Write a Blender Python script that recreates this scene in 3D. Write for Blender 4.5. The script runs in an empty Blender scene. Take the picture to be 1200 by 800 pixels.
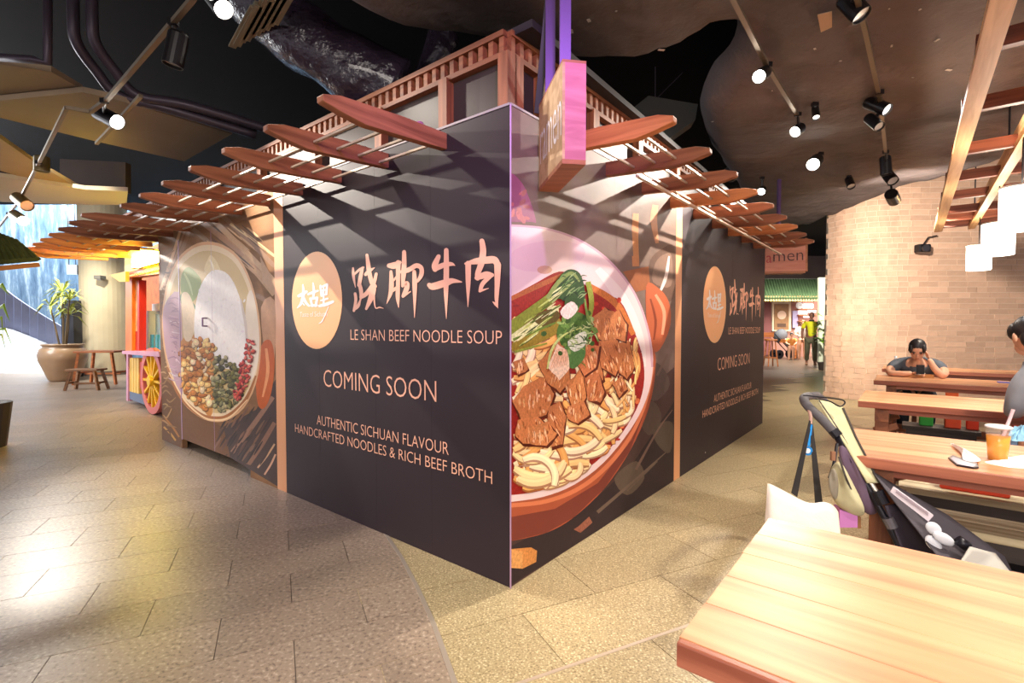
import bpy, bmesh, math, random
from mathutils import Vector, Matrix, noise as mnoise
random.seed(7)
PI = math.pi
scene = bpy.context.scene
COL = scene.collection

# ------------------------------------------------------------------ camera
CAM_H = 1.36
PITCH = math.radians(1.785)
FPX = 581.0
cam_d = bpy.data.cameras.new('camera'); cam = bpy.data.objects.new('camera', cam_d); COL.objects.link(cam)
cam.location = (0, 0, CAM_H); cam.rotation_euler = (PI/2 - PITCH, 0, 0)
cam_d.sensor_width = 36.0; cam_d.lens = 36.0 * FPX / 1200.0; cam_d.clip_start = 0.05; cam_d.clip_end = 200
scene.camera = cam
# ------------------------------------------------------------------ world, exposure
wd = bpy.data.worlds.new('world'); scene.world = wd; wd.use_nodes = True
wd.node_tree.nodes['Background'].inputs[0].default_value = (0.85, 0.80, 0.88, 1)
wd.node_tree.nodes['Background'].inputs[1].default_value = 0.55
vs = scene.view_settings
vs.view_transform = 'Standard'; vs.look = 'None'; vs.gamma = 1.0; vs.use_curve_mapping = False
vs.exposure = 1.0

def area_light(name, loc, target, size, sizey, power, col):
    d = bpy.data.lights.new(name, 'AREA'); d.shape = 'RECTANGLE'; d.size = size; d.size_y = sizey; d.energy = power; d.color = col
    o = bpy.data.objects.new(name, d); COL.objects.link(o); o.location = loc
    o.rotation_euler = (Vector(target) - Vector(loc)).to_track_quat('-Z', 'Y').to_euler()
    return o
def spot_light(name, loc, target, power, col=(1, .9, .78), angle=60, blend=.5, r=.04):
    d = bpy.data.lights.new(name, 'SPOT'); d.energy = power; d.color = col; d.spot_size = math.radians(angle); d.spot_blend = blend; d.shadow_soft_size = r
    o = bpy.data.objects.new(name, d); COL.objects.link(o); o.location = loc
    o.rotation_euler = (Vector(target) - Vector(loc)).to_track_quat('-Z', 'Y').to_euler()
    return o
# daylight over the open water garden (left), an added fill light behind the camera, the far stall's lamps
area_light('daylight_water_garden', (-14.0, 16.6, 8.0), (-14.0, 15.8, 1.0), 10, 3, 1300, (.90, .95, 1))
area_light('daylight_left', (-12.5, 8.0, 3.6), (-5.5, 8.0, 0.0), 4.5, 2.6, 300, (.95, .97, 1))  # unseen area light inside the hall, standing in for daylight
area_light('hall_fill', (-.6, -3.6, 3.0), (-.4, 2.2, 0.4), 4.0, 1.4, 150, (1, .90, .80))
area_light('stall_lamps', (11.6, 19.2, 3.3), (11.6, 20.6, 0.5), 4.0, 1.6, 420, (1, .92, .78))
spot_light('purple_sign_lamp', (.25, .95, 3.0), (-.05, 2.55, 2.2), 62, (.58, .26, 1.0), 70, .9, .05)
spot_light('passage_fill', (8.4, 13.2, 3.2), (10.2, 17.0, 1.1), 520, (1, .92, .8), 80, .9, .08)  # added to light the man and pillar; no fixture hangs here
spot_light('passage_fill', (4.9, 8.4, 2.9), (5.2, 9.4, 0), 130, (1, .9, .74), 110, .9, .08)  # added for the bright passage floor, also without a fixture
spot_light('column_fill', (-10.2, 11.4, 4.2), (-11.0, 13.0, 1.6), 420, (1, .92, .76), 70, .9, .08)  # added to brighten the column, no lamp body modelled
spot_light('cart_fill', (-5.9, 6.2, 4.0), (-6.6, 8.4, 1.2), 260, (1, .88, .66), 60, .9, .08)  # extra light put in to warm and brighten the cart

# ------------------------------------------------------------------ geometry frame of the hoarding
C0 = Vector((-0.010, 2.539)); TH = math.radians(38.84)
LD = Vector((-math.cos(TH), math.sin(TH))); RD = Vector((math.sin(TH), math.cos(TH)))
DD = -LD; ED = RD                       # table row axes
HH = 2.476
def ray(x, y):
    u = (x-600)/FPX; v = (400-y)/FPX; c, s = math.cos(PITCH), math.sin(PITCH)
    return Vector((u, c+v*s, -s+v*c))
def G(x, y, z=0.0):                     # point of height z seen at a place of the photograph
    d = ray(x, y); t = (z-CAM_H)/d.z; return Vector((d.x*t, d.y*t, z))
def D(x, y, Y):                         # point at distance Y
    d = ray(x, y); t = Y/d.y; return Vector((d.x*t, Y, CAM_H+d.z*t))
def W(x, y, side):                      # wall coordinates (along, height)
    d = ray(x, y); A, N = (LD, RD) if side == 'L' else (RD, LD)
    t = C0.dot(N)/(d.x*N.x+d.y*N.y); P = Vector((d.x*t, d.y*t))
    return (P-C0).dot(A), CAM_H+d.z*t
def LW(s, o, z): p = C0 + LD*s - RD*o; return Vector((p.x, p.y, z))   # o: outwards
def RW(s, o, z): p = C0 + RD*s - LD*o; return Vector((p.x, p.y, z))
def TB(d, e, z): p = DD*d + ED*e; return Vector((p.x, p.y, z))
RZ_D = math.atan2(DD.y, DD.x)

# ------------------------------------------------------------------ materials
MATS = {}
def nm(m): return m.node_tree.nodes, m.node_tree.links
def mat(name, col, rough=.5, metal=0., noise=None, bump=None, emit=None, coat=0., trans=0., alpha=1., spec=.5, rnd=0., ior=1.45, sheen=0):
    if name in MATS: return MATS[name]
    m = bpy.data.materials.new(name); m.use_nodes = True; N, K = nm(m); b = N['Principled BSDF']; MATS[name] = m
    c4 = (*col, 1); b.inputs['Base Color'].default_value = c4; b.inputs['Roughness'].default_value = rough; b.inputs['Metallic'].default_value = metal
    b.inputs['Coat Weight'].default_value = coat; b.inputs['Transmission Weight'].default_value = trans; b.inputs['Alpha'].default_value = alpha
    b.inputs['Specular IOR Level'].default_value = spec; b.inputs['IOR'].default_value = ior; b.inputs['Sheen Weight'].default_value = sheen
    m.diffuse_color = c4
    if emit:
        b.inputs['Emission Color'].default_value = (*emit[0], 1); b.inputs['Emission Strength'].default_value = emit[1]
    tc = N.new('ShaderNodeTexCoord')
    src = None
    if noise:
        sc, amt = noise[0], noise[1]; det = noise[2] if len(noise) > 2 else 4
        mp = N.new('ShaderNodeMapping'); K.new(tc.outputs['Object'], mp.inputs[0])
        if len(noise) > 3: mp.inputs['Scale'].default_value = noise[3]
        t = N.new('ShaderNodeTexNoise'); t.inputs['Scale'].default_value = sc; t.inputs['Detail'].default_value = det; K.new(mp.outputs[0], t.inputs[0])
        r = N.new('ShaderNodeMapRange'); r.inputs[1].default_value = .25; r.inputs[2].default_value = .75; r.inputs[3].default_value = 1-amt; r.inputs[4].default_value = 1+amt
        K.new(t.outputs[0], r.inputs[0])
        v = N.new('ShaderNodeVectorMath'); v.operation = 'SCALE'; v.inputs[0].default_value = col; K.new(r.outputs[0], v.inputs['Scale']); src = v
    if rnd:
        oi = N.new('ShaderNodeObjectInfo'); r2 = N.new('ShaderNodeMapRange'); r2.inputs[3].default_value = 1-rnd; r2.inputs[4].default_value = 1+rnd; K.new(oi.outputs['Random'], r2.inputs[0])
        v2 = N.new('ShaderNodeVectorMath'); v2.operation = 'SCALE'; v2.inputs[0].default_value = col
        if src: K.new(src.outputs[0], v2.inputs[0])
        K.new(r2.outputs[0], v2.inputs['Scale']); src = v2
    if src: K.new(src.outputs[0], b.inputs['Base Color'])
    if bump:
        t = N.new('ShaderNodeTexNoise'); t.inputs['Scale'].default_value = bump[0]; t.inputs['Detail'].default_value = 5; K.new(tc.outputs['Object'], t.inputs[0])
        bp = N.new('ShaderNodeBump'); bp.inputs['Strength'].default_value = bump[1]; bp.inputs['Distance'].default_value = bump[2] if len(bump) > 2 else .02; K.new(t.outputs[0], bp.inputs['Height']); K.new(bp.outputs[0], b.inputs['Normal'])
    return m
def wood(name, c1, c2, rough=.45, scale=1., rnd=.12, coat=0.):
    """grain along the object's local X"""
    if name in MATS: return MATS[name]
    m = bpy.data.materials.new(name); m.use_nodes = True; N, K = nm(m); b = N['Principled BSDF']; MATS[name] = m
    m.diffuse_color = (*c1, 1)
    tc = N.new('ShaderNodeTexCoord'); mp = N.new('ShaderNodeMapping'); mp.inputs['Scale'].default_value = (1.0*scale, 18*scale, 18*scale); K.new(tc.outputs['Object'], mp.inputs[0])
    oi = N.new('ShaderNodeObjectInfo'); cmb = N.new('ShaderNodeCombineXYZ'); mul = N.new('ShaderNodeMath'); mul.operation = 'MULTIPLY'; mul.inputs[1].default_value = 37; K.new(oi.outputs['Random'], mul.inputs[0])
    K.new(mul.outputs[0], cmb.inputs[0]); K.new(mul.outputs[0], cmb.inputs[1]); K.new(cmb.outputs[0], mp.inputs['Location'])
    t = N.new('ShaderNodeTexNoise'); t.inputs['Scale'].default_value = 1.6; t.inputs['Detail'].default_value = 6; t.inputs['Distortion'].default_value = .6; K.new(mp.outputs[0], t.inputs[0])
    rp = N.new('ShaderNodeValToRGB'); rp.color_ramp.elements[0].position = .36; rp.color_ramp.elements[0].color = (*c2, 1); rp.color_ramp.elements[1].position = .62; rp.color_ramp.elements[1].color = (*c1, 1); K.new(t.outputs[0], rp.inputs[0])
    r2 = N.new('ShaderNodeMapRange'); r2.inputs[3].default_value = 1-rnd; r2.inputs[4].default_value = 1+rnd; K.new(oi.outputs['Random'], r2.inputs[0])
    v2 = N.new('ShaderNodeVectorMath'); v2.operation = 'SCALE'; K.new(rp.outputs[0], v2.inputs[0]); K.new(r2.outputs[0], v2.inputs['Scale']); K.new(v2.outputs[0], b.inputs['Base Color'])
    b.inputs['Roughness'].default_value = rough; b.inputs['Coat Weight'].default_value = coat; b.inputs['Coat Roughness'].default_value = .2
    bp = N.new('ShaderNodeBump'); bp.inputs['Strength'].default_value = .15; bp.inputs['Distance'].default_value = .004; K.new(t.outputs[0], bp.inputs['Height']); K.new(bp.outputs[0], b.inputs['Normal'])
    return m
def vcol(name, rough=.4, coat=0., nscale=30, namt=.12, emit=0):
    """flat print: colours from the print's own colour attribute, fine mottling on top"""
    if name in MATS: return MATS[name]
    m = bpy.data.materials.new(name); m.use_nodes = True; N, K = nm(m); b = N['Principled BSDF']; MATS[name] = m
    a = N.new('ShaderNodeAttribute'); a.attribute_name = 'Col'
    tc = N.new('ShaderNodeTexCoord'); t = N.new('ShaderNodeTexNoise'); t.inputs['Scale'].default_value = nscale; t.inputs['Detail'].default_value = 6; K.new(tc.outputs['Object'], t.inputs[0])
    r = N.new('ShaderNodeMapRange'); r.inputs[1].default_value = .25; r.inputs[2].default_value = .75; r.inputs[3].default_value = 1-namt; r.inputs[4].default_value = 1+namt; K.new(t.outputs[0], r.inputs[0])
    v = N.new('ShaderNodeVectorMath'); v.operation = 'SCALE'; K.new(a.outputs['Color'], v.inputs[0]); K.new(r.outputs[0], v.inputs['Scale']); K.new(v.outputs[0], b.inputs['Base Color'])
    b.inputs['Roughness'].default_value = rough; b.inputs['Coat Weight'].default_value = coat; b.inputs['Specular IOR Level'].default_value = .12
    return m
def lin(r, g, b):
    f = lambda c: (c/255/12.92) if c/255 <= .04045 else ((c/255+.055)/1.055)**2.4
    return (f(r), f(g), f(b))

# ------------------------------------------------------------------ mesh building
class MB:
    def __init__(s): s.v = []; s.f = []; s.c = []; s.cur = (1, 1, 1)
    def add(s, vs, fs):
        o = len(s.v); s.v += [tuple(x) for x in vs]; s.f += [tuple(i+o for i in f) for f in fs]; s.c += [s.cur]*len(fs); return s
    def color(s, c): s.cur = c; return s
    def box(s, c, size, rz=0., M=None):
        hx, hy, hz = size[0]/2, size[1]/2, size[2]/2
        vs = [Vector((x*hx, y*hy, z*hz)) for z in (-1, 1) for y in (-1, 1) for x in (-1, 1)]
        Q = M if M is not None else Matrix.Rotation(rz, 3, 'Z')
        vs = [Q @ v + Vector(c) for v in vs]
        return s.add(vs, [(0, 2, 3, 1), (4, 5, 7, 6), (0, 1, 5, 4), (2, 6, 7, 3), (0, 4, 6, 2), (1, 3, 7, 5)])
    def bar(s, p0, p1, w, t, up=(0, 0, 1)):
        p0, p1 = Vector(p0), Vector(p1); x = (p1-p0); ln = x.length; x = x/ln; u = Vector(up)
        y = u.cross(x)
        if y.length < 1e-4: y = Vector((0, 1, 0)).cross(x)
        y.normalize(); z = x.cross(y)
        return s.box((p0+p1)/2, (ln, w, t), M=Matrix((x, y, z)).transposed())
    def tube(s, pts, r, n=10, cap=True):
        pts = [Vector(p) for p in pts]; rs = r if isinstance(r, (list, tuple)) else [r]*len(pts)
        vs = []; prev = None
        for i, p in enumerate(pts):
            t = (pts[min(i+1, len(pts)-1)] - pts[max(i-1, 0)]).normalized()
            if prev is None:
                a = Vector((0, 0, 1)) if abs(t.z) < .9 else Vector((1, 0, 0)); u = a.cross(t).normalized()
            else:
                u = (prev - t*prev.dot(t)); u = u.normalized() if u.length > 1e-6 else prev
            prev = u; w = t.cross(u)
            vs += [p + (u*math.cos(2*PI*k/n) + w*math.sin(2*PI*k/n))*rs[i] for k in range(n)]
        fs = [(i*n+k, i*n+(k+1) % n, (i+1)*n+(k+1) % n, (i+1)*n+k) for i in range(len(pts)-1) for k in range(n)]
        if cap: fs += [tuple(range(n))[::-1], tuple((len(pts)-1)*n+k for k in range(n))]
        return s.add(vs, fs)
    def lathe(s, prof, c=(0, 0, 0), n=20, M=None, sx=1., sy=1.):
        vs = []; Q = M if M is not None else Matrix.Identity(3)
        for r, z in prof: vs += [Q @ Vector((r*sx*math.cos(2*PI*k/n), r*sy*math.sin(2*PI*k/n), z)) + Vector(c) for k in range(n)]
        m = len(prof)
        fs = [(i*n+k, i*n+(k+1) % n, (i+1)*n+(k+1) % n, (i+1)*n+k) for i in range(m-1) for k in range(n)]
        if prof[0][0] > 1e-5: fs.append(tuple(range(n))[::-1])
        if prof[-1][0] > 1e-5: fs.append(tuple((m-1)*n+k for k in range(n)))
        return s.add(vs, fs)
    def ell(s, c, r, M=None, nu=12, nv=8):
        Q = M if M is not None else Matrix.Identity(3); vs = []; c = Vector(c)
        for i in range(nv+1):
            a = PI*i/nv
            vs += [Q @ Vector((r[0]*math.sin(a)*math.cos(2*PI*k/nu), r[1]*math.sin(a)*math.sin(2*PI*k/nu), r[2]*math.cos(a))) + c for k in range(nu)]
        return s.add(vs, [(i*nu+k, (i+1)*nu+k, (i+1)*nu+(k+1) % nu, i*nu+(k+1) % nu) for i in range(nv) for k in range(nu)])
    def prism(s, poly, ext):
        """poly: list of 3D points, ext: extrusion vector"""
        n = len(poly); e = Vector(ext); vs = [Vector(p) for p in poly] + [Vector(p)+e for p in poly]
        return s.add(vs, [tuple(range(n))[::-1], tuple(range(n, 2*n))] + [(i, (i+1) % n, n+(i+1) % n, n+i) for i in range(n)])
    def mesh(s, name, mats, smooth=False):
        me = bpy.data.meshes.new(name); me.from_pydata(s.v, [], s.f)
        ca = me.color_attributes.new('Col', 'FLOAT_COLOR', 'CORNER')
        i = 0; buf = []
        for f, c in zip(s.f, s.c):
            for _ in f: buf += [*c, 1.0]
        ca.data.foreach_set('color', buf)
        for m in (mats if isinstance(mats, (list, tuple)) else [mats]): me.materials.append(m)
        if smooth:
            for p in me.polygons: p.use_smooth = True
        bm = bmesh.new(); bm.from_mesh(me); bmesh.ops.recalc_face_normals(bm, faces=bm.faces); bm.to_mesh(me); bm.free()
        me.update(); return me
    def build(s, name, m, parent=None, smooth=False, bevel=0., loc=None, label=None):
        me = s.mesh(name, m, smooth); o = bpy.data.objects.new(name, me); COL.objects.link(o)
        if bevel:
            bv = o.modifiers.new('bevel', 'BEVEL'); bv.width = bevel; bv.segments = 2; bv.limit_method = 'ANGLE'
            for p in me.polygons: p.use_smooth = False
        if loc is not None: o.location = loc
        if parent is not None: attach(o, parent)
        if label: o['label'] = label
        return o
def root_matrix(o):
    M = Matrix.LocRotScale(o.location, o.rotation_euler, o.scale)
    return (root_matrix(o.parent) @ o.matrix_parent_inverse @ M) if o.parent else M
def attach(o, parent):                  # keeps the place in the world
    o.parent = parent; o.matrix_parent_inverse = root_matrix(parent).inverted()
def tag(o, label=None, cat=None, group=None, kind=None):
    if label: o['label'] = label
    if cat: o['category'] = cat
    if group: o['group'] = group
    if kind: o['kind'] = kind
    return o
def thing(name, loc, label, cat, group=None, rz=0., kind=None):
    o = bpy.data.objects.new(name, None); COL.objects.link(o); o.location = loc; o.rotation_euler = (0, 0, rz); o.empty_display_size = .1
    return tag(o, label, cat, group, kind)
def board(name, p0, p1, w, t, m, parent=None, up=(0, 0, 1), bevel=0., label=None):
    """a plank with its own local X along the length, so the grain runs along it"""
    p0, p1 = Vector(p0), Vector(p1); x = p1-p0; ln = x.length; x = x/ln; y = Vector(up).cross(x)
    if y.length < 1e-4: y = Vector((0, 1, 0)).cross(x)
    y.normalize(); z = x.cross(y)
    mb = MB().box((0, 0, 0), (ln, w, t)); o = mb.build(name, m, None, bevel=bevel)
    M = Matrix((x, y, z)).transposed().to_4x4(); M.translation = (p0+p1)/2
    o.rotation_mode = 'XYZ'; o.location = M.translation; o.rotation_euler = M.to_euler('XYZ')
    if parent is not None: attach(o, parent)
    if label: o['label'] = label
    return o
def copy_tree(o, parent=None):
    c = o.copy(); COL.objects.link(c)
    if parent is not None: c.parent = parent
    for ch in list(o.children): copy_tree(ch, c)
    return c
# ================================================================== FLOOR
def floor_mat(name, base, spk_d, spk_l, scale, rough, cloud):
    m = bpy.data.materials.new(name); m.use_nodes = True; N, K = nm(m); b = N['Principled BSDF']; MATS[name] = m
    m.diffuse_color = (*base, 1)
    g = N.new('ShaderNodeNewGeometry'); oi = N.new('ShaderNodeObjectInfo')
    n1 = N.new('ShaderNodeTexNoise'); n1.inputs['Scale'].default_value = scale; n1.inputs['Detail'].default_value = 3; K.new(g.outputs['Position'], n1.inputs[0])
    rp = N.new('ShaderNodeValToRGB'); e = rp.color_ramp.elements; e[0].position = .33; e[0].color = (*spk_d, 1); e[1].position = .68; e[1].color = (*spk_l, 1)
    k = e.new(.45); k.color = (*base, 1); k = e.new(.56); k.color = (*base, 1); K.new(n1.outputs[0], rp.inputs[0])
    n2 = N.new('ShaderNodeTexNoise'); n2.inputs['Scale'].default_value = 1.7; n2.inputs['Detail'].default_value = 5; K.new(g.outputs['Position'], n2.inputs[0])
    r2 = N.new('ShaderNodeMapRange'); r2.inputs[1].default_value = .3; r2.inputs[2].default_value = .7; r2.inputs[3].default_value = 1-cloud; r2.inputs[4].default_value = 1+cloud; K.new(n2.outputs[0], r2.inputs[0])
    r3 = N.new('ShaderNodeMapRange'); r3.inputs[3].default_value = .86; r3.inputs[4].default_value = 1.06; K.new(oi.outputs['Random'], r3.inputs[0])
    mm = N.new('ShaderNodeMath'); mm.operation = 'MULTIPLY'; K.new(r2.outputs[0], mm.inputs[0]); K.new(r3.outputs[0], mm.inputs[1])
    v = N.new('ShaderNodeVectorMath'); v.operation = 'SCALE'; K.new(rp.outputs[0], v.inputs[0]); K.new(mm.outputs[0], v.inputs['Scale']); K.new(v.outputs[0], b.inputs['Base Color'])
    rr = N.new('ShaderNodeMapRange'); rr.inputs[1].default_value = .3; rr.inputs[2].default_value = .7; rr.inputs[3].default_value = rough-.015; rr.inputs[4].default_value = rough+.02; K.new(n2.outputs[0], rr.inputs[0]); K.new(rr.outputs[0], b.inputs['Roughness'])
    bp = N.new('ShaderNodeBump'); bp.inputs['Strength'].default_value = .12; bp.inputs['Distance'].default_value = .004; K.new(n1.outputs[0], bp.inputs['Height']); K.new(bp.outputs[0], b.inputs['Normal'])
    return m
STONE = floor_mat('grey_stone_tile', lin(152, 133, 116), lin(112, 96, 84), lin(186, 168, 150), 55, .37, .05)
TERRA = floor_mat('terrazzo', lin(166, 148, 112), lin(116, 100, 70), lin(222, 206, 168), 110, .32, .03)
GROUT = mat('floor_bed', lin(100, 86, 74), .35, noise=(3, .08))
floor = MB().box((1, 12, -.0325), (44, 34, .05)).build('floor', GROUT); tag(floor, 'speckled stone and terrazzo floor of the food hall', kind='structure')
UU = Vector((-.428, .904)); VV = Vector((.904, .428))
CURVE = [(-1.45, 4.10), (-1.10, 3.66), (-.816, 3.184), (-.655, 2.886), (-.486, 2.525), (-.347, 2.198), (-.218, 1.85), (-.10, 1.4), (-.02, .9), (.02, .3)]
def seen(p):
    y = p[1]
    if y < .8: return False
    px = 600+FPX*p[0]/y; py = 400+FPX*(CAM_H - y*math.tan(PITCH))/y
    return -60 < px < 1260 and py < 850
def inside_hoarding(p):
    q = Vector((p[0], p[1]))-C0; return .6 < q.dot(LD) < 5.2 and .6 < q.dot(RD) < 5.4
def clip_poly(poly, a, b):              # keep the side left of a->b
    out = []
    sd = lambda p: (b[0]-a[0])*(p[1]-a[1])-(b[1]-a[1])*(p[0]-a[0])
    for i in range(len(poly)):
        p, q = poly[i], poly[(i+1) % len(poly)]; sp, sq = sd(p), sd(q)
        if sp >= 0: out.append(p)
        if sp*sq < 0: t = sp/(sp-sq); out.append((p[0]+(q[0]-p[0])*t, p[1]+(q[1]-p[1])*t))
    return out
def uv2p(u, v): q = UU*u + VV*v; return (q.x, q.y)
def on_left(p):
    for a, b in zip(CURVE[:-1], CURVE[1:]):
        if p[1] <= a[1] and p[1] >= b[1]:
            t = (a[1]-p[1])/(a[1]-b[1]); return p[0] < a[0]+(b[0]-a[0])*t
    return p[0] < -1.45 - (p[1]-4.1)*.62 if p[1] > 4.1 else p[0] < 0
ltiles = []; rtiles = []
RWID, TLEN, GAP = .319, .61, .0036
for i in range(-4, 62):
    u0 = 1.99 + RWID*i; off = .047 if i % 2 == 0 else -.253
    for j in range(-32, 16):
        v0 = off + TLEN*j
        poly = [uv2p(u0+GAP/2, v0+GAP/2), uv2p(u0+GAP/2, v0+TLEN-GAP/2), uv2p(u0+RWID-GAP/2, v0+TLEN-GAP/2), uv2p(u0+RWID-GAP/2, v0+GAP/2)]
        cx = sum(p[0] for p in poly)/4; cy = sum(p[1] for p in poly)/4
        if not any(seen(p) for p in poly) or inside_hoarding((cx, cy)) or cy > 17: continue
        if cx > 1.0: continue
        fl = [on_left(p) for p in poly]; clipped = False
        if not any(fl): continue
        if not all(fl):
            clipped = True
            for a, b in zip(CURVE[:-1], CURVE[1:]): poly = clip_poly(poly, b, a)
            if len(poly) < 3: continue
        ltiles.append((math.hypot(cx, cy), poly, clipped, (cx, cy)))
RW2, TL2 = .405, .84
for i in range(-4, 46):
    u0 = 1.66 + RW2*i; off = .19 if i % 2 == 0 else .61
    for j in range(-3, 24):
        v0 = off + TL2*j
        poly = [uv2p(u0+.002, v0+.002), uv2p(u0+.002, v0+TL2-.002), uv2p(u0+RW2-.002, v0+TL2-.002), uv2p(u0+RW2-.002, v0+.002)]
        cx = sum(p[0] for p in poly)/4; cy = sum(p[1] for p in poly)/4
        if not any(seen(p) for p in poly) or inside_hoarding((cx, cy)) or cy > 16: continue
        if all(on_left(p) for p in poly) or cx < -1.6: continue
        q = Vector((cx, cy))-C0
        if q.dot(RD) > .6 and q.dot(LD) > .6: continue
        rtiles.append((math.hypot(cx, cy), poly, False, (cx, cy)))
def tile_set(tiles, m, name, top, nmax, th=.0065):
    tiles.sort(key=lambda t: t[0]); shared = None; rest = MB()
    for k, (dist, poly, clipped, c) in enumerate(tiles):
        if k >= nmax:
            rest.prism([(p[0], p[1], top-th) for p in poly], (0, 0, th)); continue
        jz = random.uniform(-.0004, .0)
        if clipped or shared is None or True:
            if not clipped and shared is not None:
                o = bpy.data.objects.new(name, shared); COL.objects.link(o)
            else:
                me = MB().prism([(p[0]-c[0], p[1]-c[1], -th) for p in poly], (0, 0, th)).mesh(name, m)
                if not clipped: shared = me
                o = bpy.data.objects.new(name, me); COL.objects.link(o)
        o.location = (c[0], c[1], top+jz); o.parent = floor
    if rest.v:
        o = rest.build(name+'s', m); o.parent = floor; tag(o, kind='stuff')
tile_set(ltiles, STONE, 'stone_tile', 0, 295)
tile_set(rtiles, TERRA, 'terrazzo_tile', -.0015, 170)
# inlaid metal strips
STEEL = mat('inlay_steel', lin(200, 186, 170), .3, .6)
mb = MB()
for a, b in zip(CURVE[:-1], CURVE[1:]):
    d = Vector((b[0]-a[0], b[1]-a[1])).normalized(); n = Vector((-d.y, d.x))*.011
    mb.prism([(a[0]+n.x, a[1]+n.y, -.012), (a[0]-n.x, a[1]-n.y, -.012), (b[0]-n.x, b[1]-n.y, -.012), (b[0]+n.x, b[1]+n.y, -.012)], (0, 0, .0135))
o = mb.build('curved_inlay', STEEL); o.parent = floor; o['label'] = 'curved pale metal strip between the two floors'
p0 = uv2p(1.66, .33); p1 = uv2p(1.66, 2.6)
o = MB().bar((p0[0], p0[1], -.005), (p1[0], p1[1], -.005), .016, .0085).build('straight_inlay', STEEL); o.parent = floor; o['label'] = 'straight pale metal strip in the terrazzo'

# ================================================================== BRICK WALL
MORTAR = mat('mortar', lin(214, 190, 166), .9, noise=(20, .08))
BRICKM = mat('brick', lin(198, 162, 136), .85, noise=(9, .10, 5), bump=(60, .2, .003), rnd=.13)
cpts = [(6.085, 9.60), (6.15, 9.36), (6.27, 9.17), (6.45, 9.03), (6.75, 8.94), (7.2, 8.89)]
path = [Vector((p[0], p[1])) for p in [tuple(.5*((2*b_[i])+(-a_[i]+c_[i])*t+(2*a_[i]-5*b_[i]+4*c_[i]-d_[i])*t*t+(-a_[i]+3*b_[i]-3*c_[i]+d_[i])*t**3) for i in (0, 1)) for (a_, b_, c_, d_) in [(cpts[max(k-1, 0)], cpts[k], cpts[k+1], cpts[min(k+2, 5)]) for k in range(5)] for t in (0, .34, .67)]] + [Vector((7.2, 8.89)), Vector((13.5, 8.80))]
segs = []; acc = 0
for a, b in zip(path[:-1], path[1:]): segs.append((acc, a, b, (b-a).length)); acc += (b-a).length
def along(t):
    for st, a, b, ln in segs:
        if t <= st+ln or (st, a, b, ln) == segs[-1]:
            d = (b-a)/ln; return a+d*(t-st), d
WT = 5.2
mb = MB()
for st, a, b, ln in segs:
    d = (b-a)/ln; n = Vector((-d.y, d.x))
    if n.y < 0 and abs(n.y) > abs(n.x): n = -n
    if abs(n.x) >= abs(n.y) and n.x < 0: n = -n
    mb.prism([(a.x, a.y, 0), (b.x, b.y, 0), (b.x+.12, b.y+.25, 0), (a.x+.12, a.y+.25, 0)], (0, 0, WT))
wall_r = mb.build('wall_right', MORTAR); tag(wall_r, 'tall tan brick wall behind the dining tables', kind='structure')
BL_, BH_ = .345, .098
bricks = []
for r in range(int(WT/BH_)):
    t = -(BL_/2 if r % 2 else 0) + random.uniform(-.05, .05)
    while t < acc:
        ln = BL_*(random.choice((1, 1, 1, 1, .5)) if t > 1.25 else .5); c, d = along(max(.01, t+ln/2)); z = (r+.5)*BH_
        if 0 < t+ln/2 < acc and c.y > 0:
            px = 600+FPX*c.x/c.y; py = 400-FPX*((z-CAM_H)/c.y+math.tan(PITCH))
            if px < 1215: bricks.append((math.hypot(c.x, c.y), c, d, z, ln, px, py))
        t += ln
vis = [b for b in bricks if 195 < b[6] < 425]; vis.sort(key=lambda b: -(b[4]*abs(b[2].x)))
full = MB().box((0, 0, 0), (BL_-.010, .03, BH_-.010)).mesh('brick', BRICKM); half = MB().box((0, 0, 0), (BL_/2-.010, .03, BH_-.010)).mesh('brick', BRICKM)
chosen = set(id(b) for b in vis[:298]); rest = MB()
for b in bricks:
    _, c, d, z, ln, px, py = b; ang = math.atan2(d.y, d.x); jit = random.uniform(-.002, .002)
    n = Vector((d.y, -d.x)); pos = (c.x-n.x*.009+n.x*jit, c.y-n.y*.009+n.y*jit, z)
    if id(b) in chosen:
        o = bpy.data.objects.new('brick', full if ln > .3 else half); COL.objects.link(o); o.location = pos; o.rotation_euler = (0, 0, ang); o.parent = wall_r
    else: rest.box(pos, (ln-.010, .03, BH_-.010), ang)
o = rest.build('bricks', mat('brick_joined', lin(198, 162, 136), .85, noise=(6, .18, 6), bump=(60, .2, .003))); o.parent = wall_r; tag(o, kind='stuff')

# ================================================================== CEILING, FAR WALLS
BLACK = mat('black_paint', lin(15, 13, 16), .8, noise=(2, .25), spec=.2)
ceil = MB().box((7, 12, 5.05), (32, 34, .1)).box((-15, 5.0, 5.05), (12, 20, .1)).build('ceiling', BLACK); tag(ceil, 'black painted ceiling slab high above the hall', kind='structure')
far = MB().box((3.5, 26.0, 2.5), (40, .2, 5)).build('wall_back', mat('dark_far_wall', lin(58, 44, 40), .8, noise=(1, .3))); tag(far, 'dim brown wall at the far end of the hall', kind='structure')
FAB = mat('black_ceiling_fabric', lin(98, 88, 86), .75, noise=(2.2, .16, 5), bump=(5.5, .7, .06), spec=.25)
edge = [(-3.2, 1.0), (-1.199, 3.092), (-.709, 3.497), (-.249, 3.68), (.598, 3.921), (1.156, 3.797), (1.5, 3.549), (1.672, 3.773), (1.71, 4.481), (1.992, 5.278), (2.78, 6.795), (4.076, 8.837), (5.2, 11.5), (6.2, 14)]
_e2 = []
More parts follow.
